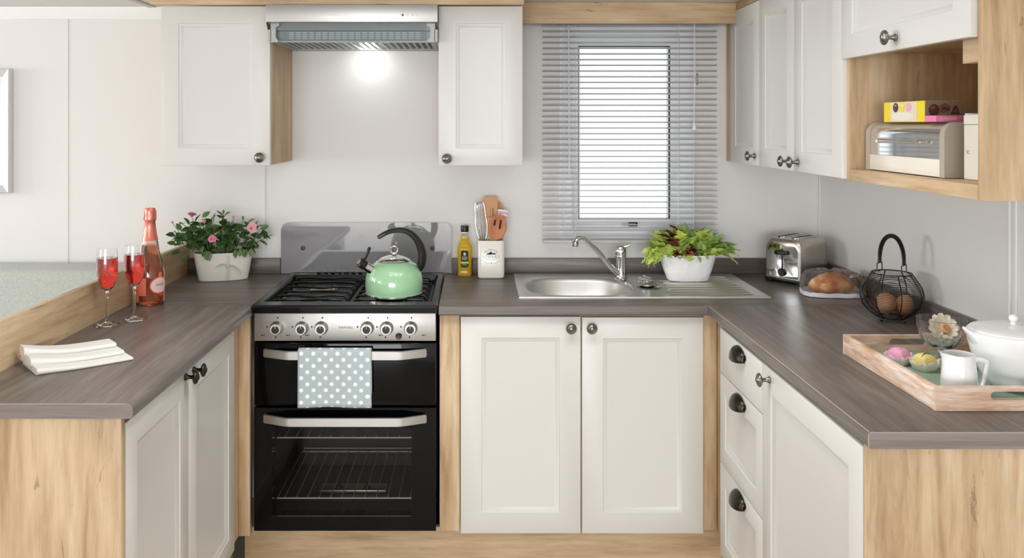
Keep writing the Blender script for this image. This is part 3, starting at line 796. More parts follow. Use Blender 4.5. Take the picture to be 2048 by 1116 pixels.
spr = lerp_list([.014, .0125, .0105, .0095, .0095, .0095, .0095], 5)
so = MB().tube(spp, spr, 14, sq=.85).build('spout', 'chrome', tp, world=False)
MB().lathe([(0, 0), (.011, 0), (.012, .004), (.012, .018), (.009, .02), (0, .02)], (-.1865, -.117, .142), 18).build('aerator', 'chrome', so, world=False)
# plug with its chain in a heap
pg = thing('sink_plug', 'chrome sink plug with a heap of bead chain beside the tap', 'plug', (.632, 3.12, .9045))
MB().lathe([(0, 0), (.026, 0), (.030, .004), (.030, .009), (.022, .013), (.008, .014), (.006, .022), (0, .023)], (-.004, -.004, .0), 24).build('stopper', 'soft_chrome', pg, world=False)
bead = MB().ball((0, 0, 0), .0042, 7, 5).mesh('chain_bead', 'chrome')
rnd = random.Random(3); p = Vector((-.02, .015, .018)); vel = Vector((.01, 0, 0))
for i in range(90):
    vel = (vel + Vector((rnd.uniform(-1, 1), rnd.uniform(-1, 1), rnd.uniform(-.6, .6))) * .009); vel = vel.normalized() * .0085
    p = p + vel
    cx, cy = -.012, .012
    if (p.x - cx) ** 2 + (p.y - cy) ** 2 > .028 ** 2: vel = Vector((cx - p.x, cy - p.y, 0)) * .3; p = p + vel * .6
    r = math.hypot(p.x - cx, p.y - cy)
    p.z = min(max(p.z, .016), max(.017, .044 - r * .8))
    put(bead, 'chain_bead', pg, Matrix.Translation(p))
for i in range(14):
    a = -1.2 + i * .16; put(bead, 'chain_bead', pg, Matrix.Translation((.012 + .036 * math.cos(a), -.016 + .03 * math.sin(a), .0045)))
# ================================================================== WORKTOP THINGS
pr('glass', (1, 1, 1, 1), 0.0, 0, 1.0, 1.45)
pr('rose_wine', lin(230, 66, 54), 0.0, 0, 1.0, 1.34)
pr('bottle_glass', lin(252, 228, 216), 0.02, 0, 1.0, 1.45)
pr('bottle_wine', lin(250, 178, 150), 0.0, 0, 1.0, 1.34)
pr('rose_foil', lin(226, 132, 116), 0.32, 0.75)
pr('label_pink', lin(246, 214, 204), 0.5)
pr('label_rim', lin(214, 92, 92), 0.45)
pr('label_red', lin(222, 70, 68), 0.45)
pr('label_coral', lin(238, 120, 92), 0.5)
pr('white_ceramic', lin(240, 241, 241), 0.12, coat=0.6)
pr('cream_ceramic', lin(238, 234, 222), 0.22, coat=0.3)
softpaint('matt_cream', lin(234, 231, 220), 0.5)

def flute(label, loc):
    t = thing('champagne_flute', label, 'glass', loc, 0, 'champagne flutes')
    th = .0011
    out = [(0, 0), (.036, 0), (.037, .001), (.036, .002), (.012, .0055), (.0055, .012), (.0042, .03), (.004, .08), (.0048, .094), (.0085, .101), (.0175, .112), (.025, .128), (.0298, .15), (.031, .168), (.030, .195), (.0275, .228)]
    inn = [(.0265, .2282), (.0289, .195), (.0299, .168), (.0287, .15), (.0239, .129), (.0165, .1135), (.0075, .1055), (0, .1035)]
    MB().lathe(out + inn, n=36).build('glass', 'glass', t, world=False, sharp=60)
    lq = [(0, .1039), (.0072, .1058), (.0162, .1138), (.0236, .1293), (.0284, .15), (.0296, .168), (.0289, .188), (.0284, .200), (0, .200)]
    MB().lathe(lq, n=36).build('wine', 'rose_wine', t, world=False, sharp=60)
    return t
flute('champagne flute of rose wine standing nearer the folded napkin', (-1.098, 2.53, .9005))
flute('champagne flute of rose wine standing against the bottle', (-1.045, 2.60, .9005))

bt = thing('wine_bottle', 'sparkling rose bottle with copper pink foil and oval label', 'bottle', (-1.085, 2.83, .9005), math.radians(-8))
o = [(0, .012), (.02, .004), (.036, 0), (.044, .002), (.0465, .008), (.0465, .085), (.046, .105), (.0435, .125), (.039, .142), (.0335, .16), (.0285, .182), (.0252, .205), (.0225, .222), (.0185, .25), (.0158, .275), (.0148, .3), (.0, .3)]
i = [(0, .018), (.02, .010), (.036, .006), (.0425, .008), (.0435, .085), (.043, .104), (.0405, .124), (.036, .141), (.0305, .159), (.0258, .18), (.0232, .195), (0, .195)]
MB().lathe(o[:-1] + [(.0125, .3), (.0128, .275), (.0155, .25), (.0195, .222), (.0222, .205), (.0252, .183)] + [(r + .0003, h) for r, h in i[::-1][2:]] , n=40).build('glass', 'bottle_glass', bt, world=False, sharp=60)
MB().lathe([(r * .999, h) for r, h in i], n=40).build('wine', 'bottle_wine', bt, world=False, sharp=60)
fo = MB().lathe([(.0247, .212), (.0252, .2125), (.0228, .224), (.0190, .25), (.0165, .274), (.0180, .277), (.0186, .283), (.0176, .288), (.0182, .294), (.0180, .306), (.0172, .315), (.0155, .318), (0, .3185)], n=28).build('foil', 'rose_foil', bt, world=False)
for a0 in range(4):
    a = a0 * PI / 2 + .5
    MB().tube([(.0192 * math.cos(a), .0192 * math.sin(a), .279), (.0195 * math.cos(a + .25), .0195 * math.sin(a + .25), .292), (.0188 * math.cos(a + .1), .0188 * math.sin(a + .1), .306), (.011 * math.cos(a), .011 * math.sin(a), .3195)], .0013, 6).build('wire_cage', 'rose_foil', fo, world=False)
def wrap(pts, r, c0):
    """flat label outline (arc length, height) laid on the bottle wall; c0 = angle of its centre"""
    return [(r * math.cos(c0 + s / r), r * math.sin(c0 + s / r), z) for s, z in pts]
def label_patch(outline_fn, r, c0, n=12, m=10):
    b = MB(); rows = []
    for j in range(m + 1):
        z, s0, s1 = outline_fn(j / m)
        rows.append(wrap([(s0 + (s1 - s0) * i / n, z) for i in range(n + 1)], r, c0))
    return b.loft(rows, False, False, False)
A0 = math.radians(-20)
ov = lambda w, h, zc: (lambda t: (zc + h * math.cos(PI * (1 - t)) , -w * math.sqrt(max(1e-6, 1 - math.cos(PI * (1 - t)) ** 2)), w * math.sqrt(max(1e-6, 1 - math.cos(PI * (1 - t)) ** 2))))
lb = label_patch(ov(.036, .029, .066), .0469, A0).build('label_border', 'label_rim', bt, world=False)
label_patch(ov(.0325, .0255, .066), .0472, A0).build('label', 'label_pink', lb, world=False)
label_patch(lambda t: (.031 + .011 * t, -.012, .012), .0475, A0 + .15).build('label_ribbon', 'label_red', lb, world=False)
label_patch(ov(.008, .009, .101), .0474, A0).build('label_crest', 'label_coral', lb, world=False)
tm = text_mb('REGEN', .0098, Matrix.Identity(4), 0)
for vtx in tm.bm.verts:
    s, z = vtx.co.x, vtx.co.y; a = A0 + s / .0474; vtx.co = Vector((.0475 * math.cos(a), .0475 * math.sin(a), .068 + z))
tm.build('lettering', 'black_print', lb, world=False, smooth=False)
label_patch(lambda t: (.034 + .058 * t, -.034, .034), .0469, math.radians(-118)).build('back_label', 'label_coral', bt, world=False)

# folded napkin
ln = pr('linen', lin(228, 226, 221), 0.9, sheen=0.3)
bump(ln, noise(ln, coords(ln), 700, 2), 0.25, 0.0006)
npk = thing('napkins', 'stack of folded off-white linen napkins on the left worktop', 'napkin', (-1.005, 2.14, .9005), math.radians(41))
def cloth_fold(y0, y1, z, t, x0, x1, curl):
    """rolled fold: a flattened loop swept along x, ruffled towards the left end"""
    secs = []
    for i in range(25):
        u = i / 24; x = x0 + (x1 - x0) * u; k = (1 - u) ** 3
        lift = curl * k; ruff = k * .006 * math.sin(9 * u)
        ya, yb = y0 + ruff + .010 * k, y1 + ruff
        zz = z + lift; tt = t * (1 + 1.4 * k)
        pts = []
        for a in range(9):
            q = PI / 2 + PI * a / 8; pts.append((x, ya + tt / 2 + tt / 2 * math.cos(q), zz + tt / 2 + tt / 2 * math.sin(q)))
        for a in range(5):
            q = -PI / 2 + PI * a / 4; pts.append((x, yb - tt / 2 + tt / 2 * math.cos(q) * .5, zz + tt / 2 + tt / 2 * math.sin(q)))
        secs.append(pts)
    return MB().loft(secs)
cloth_fold(-.080, .070, .0, .007, -.108, .112, .000).build('napkin_fold', 'linen', npk, world=False)
cloth_fold(-.038, .072, .0072, .010, -.112, .104, .003).build('napkin_fold', 'linen', npk, world=False)
cloth_fold(.010, .075, .0172, .011, -.115, .100, .007).build('napkin_fold', 'linen', npk, world=False)
pr('red_thread', lin(214, 150, 150), 0.9)
MB().box(-.034, -.031, .0135, .0155, .0195, .0285).build('stitch', 'red_thread', npk, world=False)

# ------------------------------------------------------------------ potted rose
def leaf_mesh(name, mat, w, fold=.25, curl=.25, n=6, frill=0.0, seed=1, lobes=0.0, tip=1.0):
    r = random.Random(seed); b = MB(); secs = []
    for i in range(n + 1):
        t = i / n
        ww = w * (math.sin(PI * min(1, t ** .8)) ** .8 if i not in (0, n) else .04) * (1 + lobes * (1 if i % 2 else -1))
        z = -curl * t * t + .05 * t
        f = frill * r.uniform(-1, 1)
        secs.append([(-ww, t, z + fold * ww + f), (-ww * .5, t, z + fold * ww * .4 + frill * r.uniform(-.5, .5)), (0, t, z), (ww * .5, t, z + fold * ww * .4 + frill * r.uniform(-.5, .5)), (ww, t, z + fold * ww - f)])
    b.loft(secs, False, False, False)
    return b.mesh(name, mat, sharp=180)
def foliage(name, c1, c2, rough=.4):
    m = pr(name, (1, 1, 1, 1), rough)
    oi = node(m, 'ShaderNodeObjectInfo')
    link(m, mix(m, oi.outputs['Random'], c1, c2), bsdf(m).inputs['Base Color'])
    b = bsdf(m); 
    return m
foliage('rose_leaf_green', lin(52, 82, 44), lin(98, 130, 74))
foliage('stem_green', lin(92, 120, 62), lin(110, 130, 70))
pr('soil', lin(58, 44, 34), 0.95)
pr('petal_pink', lin(236, 140, 170), 0.6, sheen=0.2)
pr('petal_pale', lin(242, 180, 190), 0.6, sheen=0.2)
pr('satin_ribbon', lin(214, 212, 198), 0.35)
def dir_mtx(pos, d, roll, s):
    d = Vector(d).normalized()
    q = d.to_track_quat('Y', 'Z'); return Matrix.Translation(pos) @ q.to_matrix().to_4x4() @ Matrix.Rotation(roll, 4, 'Y') @ Matrix.Diagonal((s, s, s, 1))

rp = thing('potted_rose', 'pink miniature rose bush in a cream oval pot with ribbon', 'plant', (-.972, 3.272, .9005), math.radians(18))
pot = MB(); N2 = 40
pot.loft([ring(supell(0, 0, rx, ry, 2.7, N2), z) for rx, ry, z in ((.088, .040, 0), (.091, .042, .002), (.097, .0445, .03), (.104, .048, .07), (.109, .051, .104), (.110, .052, .107), (.107, .049, .107), (.102, .046, .07), (.095, .042, .02))])
po = pot.build('pot', 'matt_cream', rp, world=False)
sl_ = MB(); sl_.loft([ring(supell(0, 0, .1035, .0465, 2.7, N2), .078), ring(supell(0, 0, .104, .047, 2.7, N2), .088)]); sl_.build('soil', 'soil', rp, world=False)
rb = MB(); rb.loft([[(x, -(.0425 + .0095 * z / .107) - .0015, z) for x in (.008, .021)] for z in (.002, .03, .06, .1)], False, False, False).build('ribbon', 'satin_ribbon', po, world=False)
for s, a in ((-1, .06), (1, -.28)):
    pts = [(.0145, -.0515, .058), (.0145 + s * .016, -.054, .066 + a * .02), (.0145 + s * .034, -.053, .060 + a * .05), (.0145 + s * .046, -.052, .050 + a * .08)]
    MB().tube(smooth_path(pts, 4), lerp_list([.002, .006, .005, .001], 4), 8, sq=.25).build('bow_loop', 'satin_ribbon', po, world=False)
MB().ball((.0145, -.053, .058), (.006, .003, .006), 10, 6).build('bow_knot', 'satin_ribbon', po, world=False)
rnd = random.Random(11)
lm = [leaf_mesh('leaf', 'rose_leaf_green', .30, .3, .2, 5, 0, 1), leaf_mesh('leaf', 'rose_leaf_green', .34, .15, .35, 5, 0, 2), leaf_mesh('leaf', 'rose_leaf_green', .27, .5, .05, 5, 0, 3)]
stems = MB(); tips = []
for i in range(34):
    bx, by = rnd.uniform(-.085, .085), rnd.uniform(-.028, .028)
    ang = bx / .085
    e = Vector((bx + ang * rnd.uniform(.035, .10) + rnd.uniform(-.02, .02), by + rnd.uniform(-.035, .03), .125 + rnd.uniform(.03, .125) * (1 - .30 * abs(ang))))
    mpt = Vector((bx + (e.x - bx) * .35, by + (e.y - by) * .3, .09 + (e.z - .09) * .55))
    path = smooth_path([(bx, by, .086), mpt, e], 4)
    stems.tube(path, .0014, 5)
    for p in path[2:]: tips.append((p, e))
stems.build('stems', 'stem_green', rp, world=False)['kind'] = 'stuff'
for i in range(280):
    p, e = rnd.choice(tips)
    d = Vector((rnd.uniform(-1, 1) + p.x * 5, rnd.uniform(-1.1, .6), rnd.uniform(-.45, .75)))
    q = p + Vector((rnd.uniform(-.01, .01), rnd.uniform(-.012, .01), rnd.uniform(-.006, .01)))
    q.y = min(q.y, .06); 
    if q.y + d.normalized().y * .03 > .075: d.y = -abs(d.y)
    if q.x + d.normalized().x * .03 < -.178: d.x *= -.5
    put(rnd.choice(lm), 'leaf', rp, dir_mtx(q, d, rnd.uniform(-.8, .8), rnd.uniform(.030, .047)))
for k in range(10):   # leaves hanging over the front rim
    x = rnd.uniform(-.1, .1)
    put(rnd.choice(lm), 'leaf', rp, dir_mtx((x, -.046, .118), (rnd.uniform(-.4, .4), -.45, -.9), rnd.uniform(-.5, .5), rnd.uniform(.026, .036)))
def rose_mesh(name, mat, petals, open_):
    b = MB()
    for k in range(petals):
        a = k * 2.4; rr = .15 + .62 * (k / petals) * open_; hh = 1.0 - .35 * (k / petals)
        secs = []
        for i in range(5):
            t = i / 4; row = []
            for j in range(5):
                w = (j - 2) / 2 * .95 * (.6 + .5 * math.sin(PI * min(1, t * .9)))
                r_ = (rr * (.3 + .75 * t) + (.16 * open_ if i == 4 else 0))
                row.append((r_ * math.cos(a + w), r_ * math.sin(a + w), hh * t - .10 * abs(w) * t - (.12 * open_ if i == 4 else 0)))
            secs.append(row)
        b.loft(secs, False, False, False)
    return b.mesh(name, mat, sharp=180)
R1, R2, R3 = rose_mesh('rose_flower', 'petal_pink', 14, 1.0), rose_mesh('rose_flower', 'petal_pale', 12, 1.1), rose_mesh('rose_bud', 'petal_pale', 7, .45)
Rinv = WORLD[rp].inverted()
def rose_at(px, py, Y, mesh, s, d, nm):
    w = Vector(((px - 952) * Y / 1700, Y, 1.5 - (py - 247) * Y / 1700))
    e_ = Rinv @ w; MB().tube(smooth_path([(e_.x * .5, e_.y * .3, .086), (e_.x * .8, e_.y * .6, .09 + (e_.z - .09) * .6), e_], 4), .0013, 5).build('flower_stalk', 'stem_green', rp, world=False)
    dd = Vector(d).normalized(); q = (Matrix.Rotation(-math.radians(18), 3, 'Z') @ dd).to_track_quat('Z', 'Y')
    put(mesh, nm, rp, Matrix.Translation(Rinv @ w) @ q.to_matrix().to_4x4() @ Matrix.Diagonal((s, s, s, 1)))
rose_at(383, 433, 3.25, R1, .020, (.2, -.25, 1), 'rose_flower')
rose_at(425, 478, 3.175, R1, .0175, (.1, -1, .25), 'rose_flower')
rose_at(503, 457, 3.27, R2, .0225, (.35, -1, .3), 'rose_flower')
rose_at(409, 447, 3.2, R3, .017, (-.1, -.2, 1), 'rose_bud')
rose_at(346, 448, 3.24, R3, .014, (-.3, -.2, 1), 'rose_bud')
rose_at(351, 466, 3.22, R3, .012, (-.3, -.4, 1), 'rose_bud')
rose_at(467, 438, 3.26, R3, .015, (.1, -.3, 1), 'rose_bud')
gb = MB().ball((0, 0, .5), (.32, .32, .55), 10, 8).mesh('green_bud', 'stem_green')
for px, py in ((447, 427), (486, 439)): rose_at(px, py, 3.26, gb, .014, (0, 0, 1), 'green_bud')
for px, py, a in ((427, 437, .1), (520, 452, 1.2), (405, 428, .9), (352, 482, -1.3), (350, 464, -1.4), (360, 495, -1.9), (372, 505, -2.4), (365, 470, -.8), (362, 455, -.5)):
    w = Rinv @ Vector(((px - 952) * 3.22 / 1700, 3.22, 1.5 - (py + 6 - 247) * 3.22 / 1700))
    put(lm[0], 'leaf', rp, dir_mtx(w, (math.sin(a), -.1, math.cos(a)), 1.2, .034)); MB().tube([(w.x * .75, w.y * .6, .12), w], .001, 5).build('leaf_stalk', 'stem_green', rp, world=False)

# ------------------------------------------------------------------ oil bottle and utensil crock
ob = thing('oil_bottle', 'small square olive oil bottle with black cap and label', 'bottle', (-.0445, 3.358, .9005))
pr('oil', lin(246, 206, 36), 0.02, 0, 0.6, 1.3)
sq = lambda w, z: [(x, y, z) for x, y in rrect(-w, w, -w, w, w * .42, 4)]
MB().loft([sq(.024, 0), sq(.027, .003), sq(.0265, .018), sq(.0255, .025), sq(.0268, .045), sq(.0285, .105), sq(.0275, .116), sq(.020, .128), sq(.0168, .136), sq(.0160, .154)]).build('oil_body', 'oil', ob, world=False)
MB().loft([sq(.0162, .1545), sq(.0135, .162), sq(.0130, .172)]).build('neck', 'glass', ob, world=False)
MB().lathe([(0, .1725), (.0155, .1725), (.016, .176), (.016, .193), (.0148, .1965), (0, .197)], n=20).build('cap', 'black_plastic', ob, world=False)
lb = MB().prism([(x, z) for x, z in rrect(-.0145, .0145, .036, .102, .006, 4)], -.0296, -.0286, 'xz').build('label', 'black_print', ob, world=False)
pr('lime_band', lin(190, 205, 50), .5)
MB().box(-.0145, .0145, -.0301, -.0297, .051, .0585).build('label_band', 'lime_band', lb, world=False)
pr('cream_print', lin(205, 200, 180), .6)
b = MB().ball((0, -.0298, .088), (.005, .0003, .0065), 10, 6)
for z, w in ((.076, .010), (.071, .011), (.066, .009), (.0455, .008)): b.box(-w, w, -.0301, -.0297, z, z + .0018)
b.build('label_print', 'cream_print', lb, world=False)['kind'] = 'stuff'

ck = thing('utensil_crock', 'cream square ceramic crock lettered UTENSILS on the back worktop', 'crock', (.0585, 3.333, .9005))
q = lambda w, z, r=.016: [(x, y, z) for x, y in rrect(-w, w, -w, w, r, 5)]
MB().loft([q(.046, 0, .012), q(.0505, .004), q(.0518, .02), q(.0518, .143), q(.0505, .146), q(.048, .146), q(.047, .14, .013), q(.047, .008, .013)]).build('pot', 'cream_ceramic', ck, world=False)
T = lambda x, z: Matrix.Translation((x, -.0519, z)) @ FRONT
text_mb('UTENSILS', .0155, T(0, .085), .0002).build('lettering', 'grey_print', ck, world=False, smooth=False)
b = text_mb('VINTAGE HOME', .0085, Matrix.Identity(4), .0002)
for vtx in b.bm.verts:
    a = -vtx.co.x / .034; r = .034 + vtx.co.y
    vtx.co = Vector((-r * math.sin(a), -.0519 - vtx.co.z, .0775 + r * math.cos(a)))
b.build('lettering', 'grey_print', ck, world=False, smooth=False)
b = MB()
for x, w, hgt in ((0, .012, .013), (-.011, .010, .008), (.012, .010, .0085), (-.004, .007, .011)): b.prism([(x - w, .0935), (x + w, .0935), (x, .0935 + hgt)], -.0522, -.0518, 'xz')
for z, w in ((.0762, .026), (.0725, .021)): b.box(-w, w, -.0521, -.0518, z, z + .0009)
for s in (-1, 1):
    b.tube([(s * .032, -.052, .078), (s * .033, -.052, .070), (s * .02, -.052, .062), (s * .006, -.052, .0585)], .0005, 5)
b.prism([(-.003, .063), (.003, .063), (0, .057)], -.0522, -.0518, 'xz')
b.build('emblem', 'grey_print', ck, world=False, smooth=False)['kind'] = 'stuff'
pr('beech', lin(214, 160, 116), 0.55); pr('olive_wood', lin(196, 128, 88), 0.5); pr('pale_beech', lin(222, 182, 142), .55)
CK = Vector((.0585, 3.333, .9005))
def utensil(name, label, lean, top):
    """things standing in the crock: local frame with z up along the handle, foot on the crock floor"""
    foot = CK + Vector((lean[0], lean[1], .0095)); tip = CK + Vector(top)
    o = thing(name, label, 'utensil', foot, 0, 'utensils in the crock')
    d = (tip - foot); L = d.length; z = d.normalized()
    y = (Vector((0, 1, 0)) - z * z.y).normalized(); x = y.cross(z)
    m = Matrix((x, y, z)).transposed().to_4x4()
    o.matrix_local = Matrix.Translation(foot) @ m; WORLD[o] = o.matrix_local.copy()
    return o, L
o, L = utensil('whisk', 'wire balloon whisk leaning left in the crock', (-.020, -.016), (-.046, -.016, .293))
MB().tube([(0, 0, 0), (0, 0, .11)], .006, 10).build('handle', 'soft_chrome', o, world=False)
for k in range(6):
    a = PI * k / 6; w = .022
    pts = [(0, 0, .108)] + [(w * math.sin(PI * t) ** .8 * (1 if t < 1 else 0) * math.cos(a), w * math.sin(PI * t) ** .8 * math.sin(a), .112 + (L - .112) * (t * 1.0)) for t in (.12, .3, .5, .65)]
    half = [Vector(p) for p in pts]; topw = [(w * c * math.cos(a), w * c * math.sin(a), L - .022 + .022 * s) for c, s in ((.8, .45), (.5, .86), (.0, 1.0))]
    path = half + [Vector(p) for p in topw]; back = [Vector((-p.x, -p.y, p.z)) for p in path[::-1][1:]]
    MB().tube(smooth_path(path + back, 3), .0010, 5).build('whisk_wire', 'chrome', o, world=False)
def slotted(o, L, w0, w1, z0, slots, mat, thick=.0045, top_r=.004):
    b = MB(); b.tube([(0, 0, 0), (0, 0, z0 + .02)], .0055, 10); b.build('handle', mat, o, world=False)
    out = [(-.006, z0), (.006, z0)] + [(w0, z0 + .035), (w1, L - top_r), (w1 - top_r, L), (-w1 + top_r, L), (-w1, L - top_r), (-w0, z0 + .035)]
    # blade made of strips between the slots
    xs = [-w1] + [e for s in slots for e in (s[0] - s[2], s[0] + s[2])] + [w1]
    b = MB(); s0, s1 = slots[0][1]
    low = [(-.006, z0), (.006, z0), (w0, s0), (-w0, s0)]; b.prism(low, -thick / 2, thick / 2, 'xz')
    for i in range(0, len(xs), 2): b.prism([(xs[i] * (w0 / w1 if abs(xs[i]) == w1 else 1), s0), (xs[i + 1] * (w0 / w1 if abs(xs[i + 1]) == w1 else 1), s0), (xs[i + 1], s1), (xs[i], s1)], -thick / 2, thick / 2, 'xz')
    b.prism([(-w1, s1), (w1, s1), (w1, L - top_r), (w1 - top_r, L), (-w1 + top_r, L), (-w1, L - top_r)], -thick / 2, thick / 2, 'xz')
    b.build('blade', mat, o, world=False, smooth=False)
o, L = utensil('slotted_turner', 'square-topped slotted wooden turner, tallest in the crock', (.0, .022), (-.002, .026, .311))
slotted(o, L, .026, .0285, L - .115, [(-.001, (L - .085, L - .045), .0022), (.010, (L - .085, L - .05), .0022)], 'beech')
def spoon(o, L, rx, rz, mat, slots=0):
    MB().tube([(0, 0, 0), (0, 0, L - 2 * rz + .008)], .0055, 10).build('handle', mat, o, world=False)
    b = MB(); secs = []
    for i in range(11):
        t = -1 + 2 * i / 10; row = []
        w = rx * math.sqrt(max(.002, 1 - t * t))
        for j in range(9):
            s = -1 + 2 * j / 8; row.append((w * s, .012 * (1 - t * t) * (1 - s * s) - .003, L - rz + rz * t))
        secs.append(row)
    b.loft(secs, False, False, False)
    bo = b.build('bowl', mat, o, world=False); md = bo.modifiers.new('t', 'SOLIDIFY'); md.thickness = .004; md.offset = 1
    return bo
o, L = utensil('wooden_spoon', 'slotted dark wooden spoon leaning right at the crock front', (-.008, -.022), (.034, -.030, .249))
bo = spoon(o, L, .036, .053, 'olive_wood')
for x, z0, z1 in ((.009, L - .06, L - .014), (-.013, L - .05, L - .018)):
    MB().prism(rrect(x - .0035, x + .0035, z0, z1, .0034, 4), .0000, .0085, 'xz').build('slot', 'soil', bo, world=False)
o, L = utensil('wooden_spoon', 'pale round wooden spoon behind the slotted turner', (.012, .034), (.026, .038, .292))
spoon(o, L, .026, .036, 'beech')
o, L = utensil('wooden_spatula', 'plain flat wooden spatula low in the middle of the crock', (.006, -.020), (.006, -.010, .232))
MB().prism([(-.006, 0), (.006, 0), (.008, L - .09), (.020, L - .05), (.021, L - .004), (.017, L), (-.017, L), (-.021, L - .004), (-.020, L - .05), (-.008, L - .09)], -.003, .003, 'xz').build('blade', 'beech', o, world=False)
o, L = utensil('pastry_brush', 'pink and white striped brush handle at the crock right edge', (.012, .005), (.048, .0, .262))
b = MB().tube([(0, 0, 0), (0, 0, L - .04)], .0055, 10).build('handle', 'pale_beech', o, world=False)
pr('stripe_pink', lin(232, 170, 196), .5)
for k in range(5):
    z0 = L - .04 + k * .008
    MB().box(-.019 - .0004 * k, .019 + .0004 * k, -.006, .006, z0, z0 + .0078, .0015).build('stripe', ('white_plastic', 'stripe_pink')[k % 2], o, world=False)

# ------------------------------------------------------------------ salad planter
sp_ = thing('salad_planter', 'mixed salad leaves growing in a white oval planter on the drainer', 'plant', (.802, 3.225, .9068))
mp = pr('white_stone', lin(242, 242, 242), 0.4)
vz = node(mp, 'ShaderNodeTexVoronoi'); vz.inputs['Scale'].default_value = 60; link(mp, coords(mp), vz.inputs['Vector']); bump(mp, vz.outputs[0], 0.6, 0.003)
MB().loft([ring(supell(0, 0, rx, ry, 2.8, 40), z) for rx, ry, z in ((.071, .042, 0), (.076, .045, .003), (.090, .051, .04), (.105, .057, .092), (.109, .059, .100), (.106, .056, .100), (.098, .052, .07))]).build('pot', 'white_stone', sp_, world=False)
MB().loft([ring(supell(0, 0, .098, .051, 2.8, 40), .0715), ring(supell(0, 0, .101, .053, 2.8, 40), .082)]).build('soil', 'soil', sp_, world=False)
foliage('salad_lime', lin(214, 226, 110), lin(190, 214, 108)); foliage('salad_green', lin(132, 172, 88), lin(178, 206, 120)); foliage('salad_red', lin(84, 40, 38), lin(130, 66, 54))
pr('salad_rib', lin(206, 216, 140), .5)
lime = [leaf_mesh('leaf', 'salad_lime', .24, .2, .45, 13, .06, s, .36) for s in (4, 5, 6)]
green = [leaf_mesh('leaf', 'salad_green', .2, .25, .45, 12, .04, s, .3) for s in (7, 8)] + [leaf_mesh('leaf', 'salad_green', .2, .2, .2, 6, .0, 9)]
red = [leaf_mesh('leaf', 'salad_red', .32, .25, .4, 8, .05, s, .12) for s in (12, 13)]
rnd = random.Random(21)
for i in range(225):
    x = rnd.uniform(-.098, .098); y = rnd.uniform(-.048, .045) * math.sqrt(max(0, 1 - (x / .105) ** 2))
    z = .086 + rnd.uniform(0, .055) * (1 - abs(x) / .14)
    f = x / .1
    d = Vector((f * .9 + rnd.uniform(-.6, .6), y * 8 + rnd.uniform(-.45, .3), rnd.uniform(.7, 1.7) * (1 - .3 * abs(f))))
    s = rnd.uniform(.048, .08) * (1.25 - 1.5 * abs(x))
    u = rnd.random()
    ms = lime if u < (.62 if x < .0 else .34) else red if (u > .86 and abs(x) < .06) else green
    put(rnd.choice(ms), 'leaf', sp_, dir_mtx((x, y, z), d, rnd.uniform(-1, 1), s))
for i in range(30):     # drooping over the left end
    d = Vector((rnd.uniform(-1, -.3), rnd.uniform(-.5, .2), rnd.uniform(-.8, .25)))
    put(rnd.choice(lime), 'leaf', sp_, dir_mtx((rnd.uniform(-.14, -.095), rnd.uniform(-.045, 0), rnd.uniform(.085, .125)), d, rnd.uniform(-1, 1), rnd.uniform(.035, .058)))
for i in range(14):     # long rocket leaves to the right
    d = Vector((1, rnd.uniform(-.4, .15), rnd.uniform(-.1, .45)))
    put(rnd.choice(green), 'leaf', sp_, dir_mtx((rnd.uniform(.07, .11), rnd.uniform(-.04, .02), rnd.uniform(.1, .125)), d, rnd.uniform(-.6, .6), rnd.uniform(.06, .092)))
for i in range(16):     # leaves leaning over the front rim
    put(rnd.choice(lime + green), 'leaf', sp_, dir_mtx((rnd.uniform(-.09, .09), -.045, rnd.uniform(.095, .11)), (rnd.uniform(-.7, .7), -.8, rnd.uniform(-.2, .9)), rnd.uniform(-.6, .6), rnd.uniform(.03, .045)))
for i in range(12):
    put(rnd.choice(red), 'leaf', sp_, dir_mtx((rnd.uniform(-.06, .06), -.035, rnd.uniform(.095, .12)), (rnd.uniform(-.6, .6), -.8, rnd.uniform(.0, .6)), rnd.uniform(-.5, .5), rnd.uniform(.03, .045)))
foliage('salad_redtip', lin(178, 74, 84), lin(178, 74, 84))
put(leaf_mesh('leaf', 'salad_redtip', .34, .15, .25, 6, 0, 2), 'leaf', sp_, dir_mtx((.002, -.050, .115), (.05, -.35, -1), 0, .036))
# ------------------------------------------------------------------ toaster
ta = math.atan2(-.121, .092)
W_, L_, H_ = .152, .19, .168
fl_ = Vector((1.101, 3.245)); ux = Vector((.092, -.121)).normalized(); uy = Vector((.121, .092)).normalized()
cen = fl_ + ux * (W_ / 2) + uy * (L_ / 2)
tr = thing('toaster', 'brushed steel two-slice toaster with black lever in the corner', 'toaster', (cen.x, cen.y, .9005), ta)
w, l = W_ / 2, L_ / 2
def tsec(y, k):     # body section across the width
    ww = w - .004 * k; hh = H_ - .012 * k
    pts = [(-ww, y, .018), (ww, y, .018)]
    for i in range(9):
        a = PI / 2 * i / 8; pts.append((ww - .032 + .032 * math.cos(a), y, hh - .032 + .032 * math.sin(a)))
    for i in range(9):
        a = PI / 2 + PI / 2 * i / 8; pts.append((-ww + .032 + .032 * math.cos(a), y, hh - .032 + .032 * math.sin(a)))
    return pts
secs = [tsec(-l + .004, 1.6), tsec(-l + .006, .8), tsec(-l + .012, .15), tsec(-l + .03, 0), tsec(l - .03, 0), tsec(l - .01, .3), tsec(l, 1.4)]
brushed('toaster_steel', lin(196, 191, 184), .28, 'y')
body = MB().loft(secs).build('housing', 'toaster_steel', tr, world=False, sharp=30)
MB().prism([(-w + .012, .022), (w - .012, .022), (w - .012, .122), (w - .026, .143), (-w + .026, .143), (-w + .012, .122)], -l + .0005, -l + .0038, 'xz').build('front_plate', 'chrome', tr, world=False)
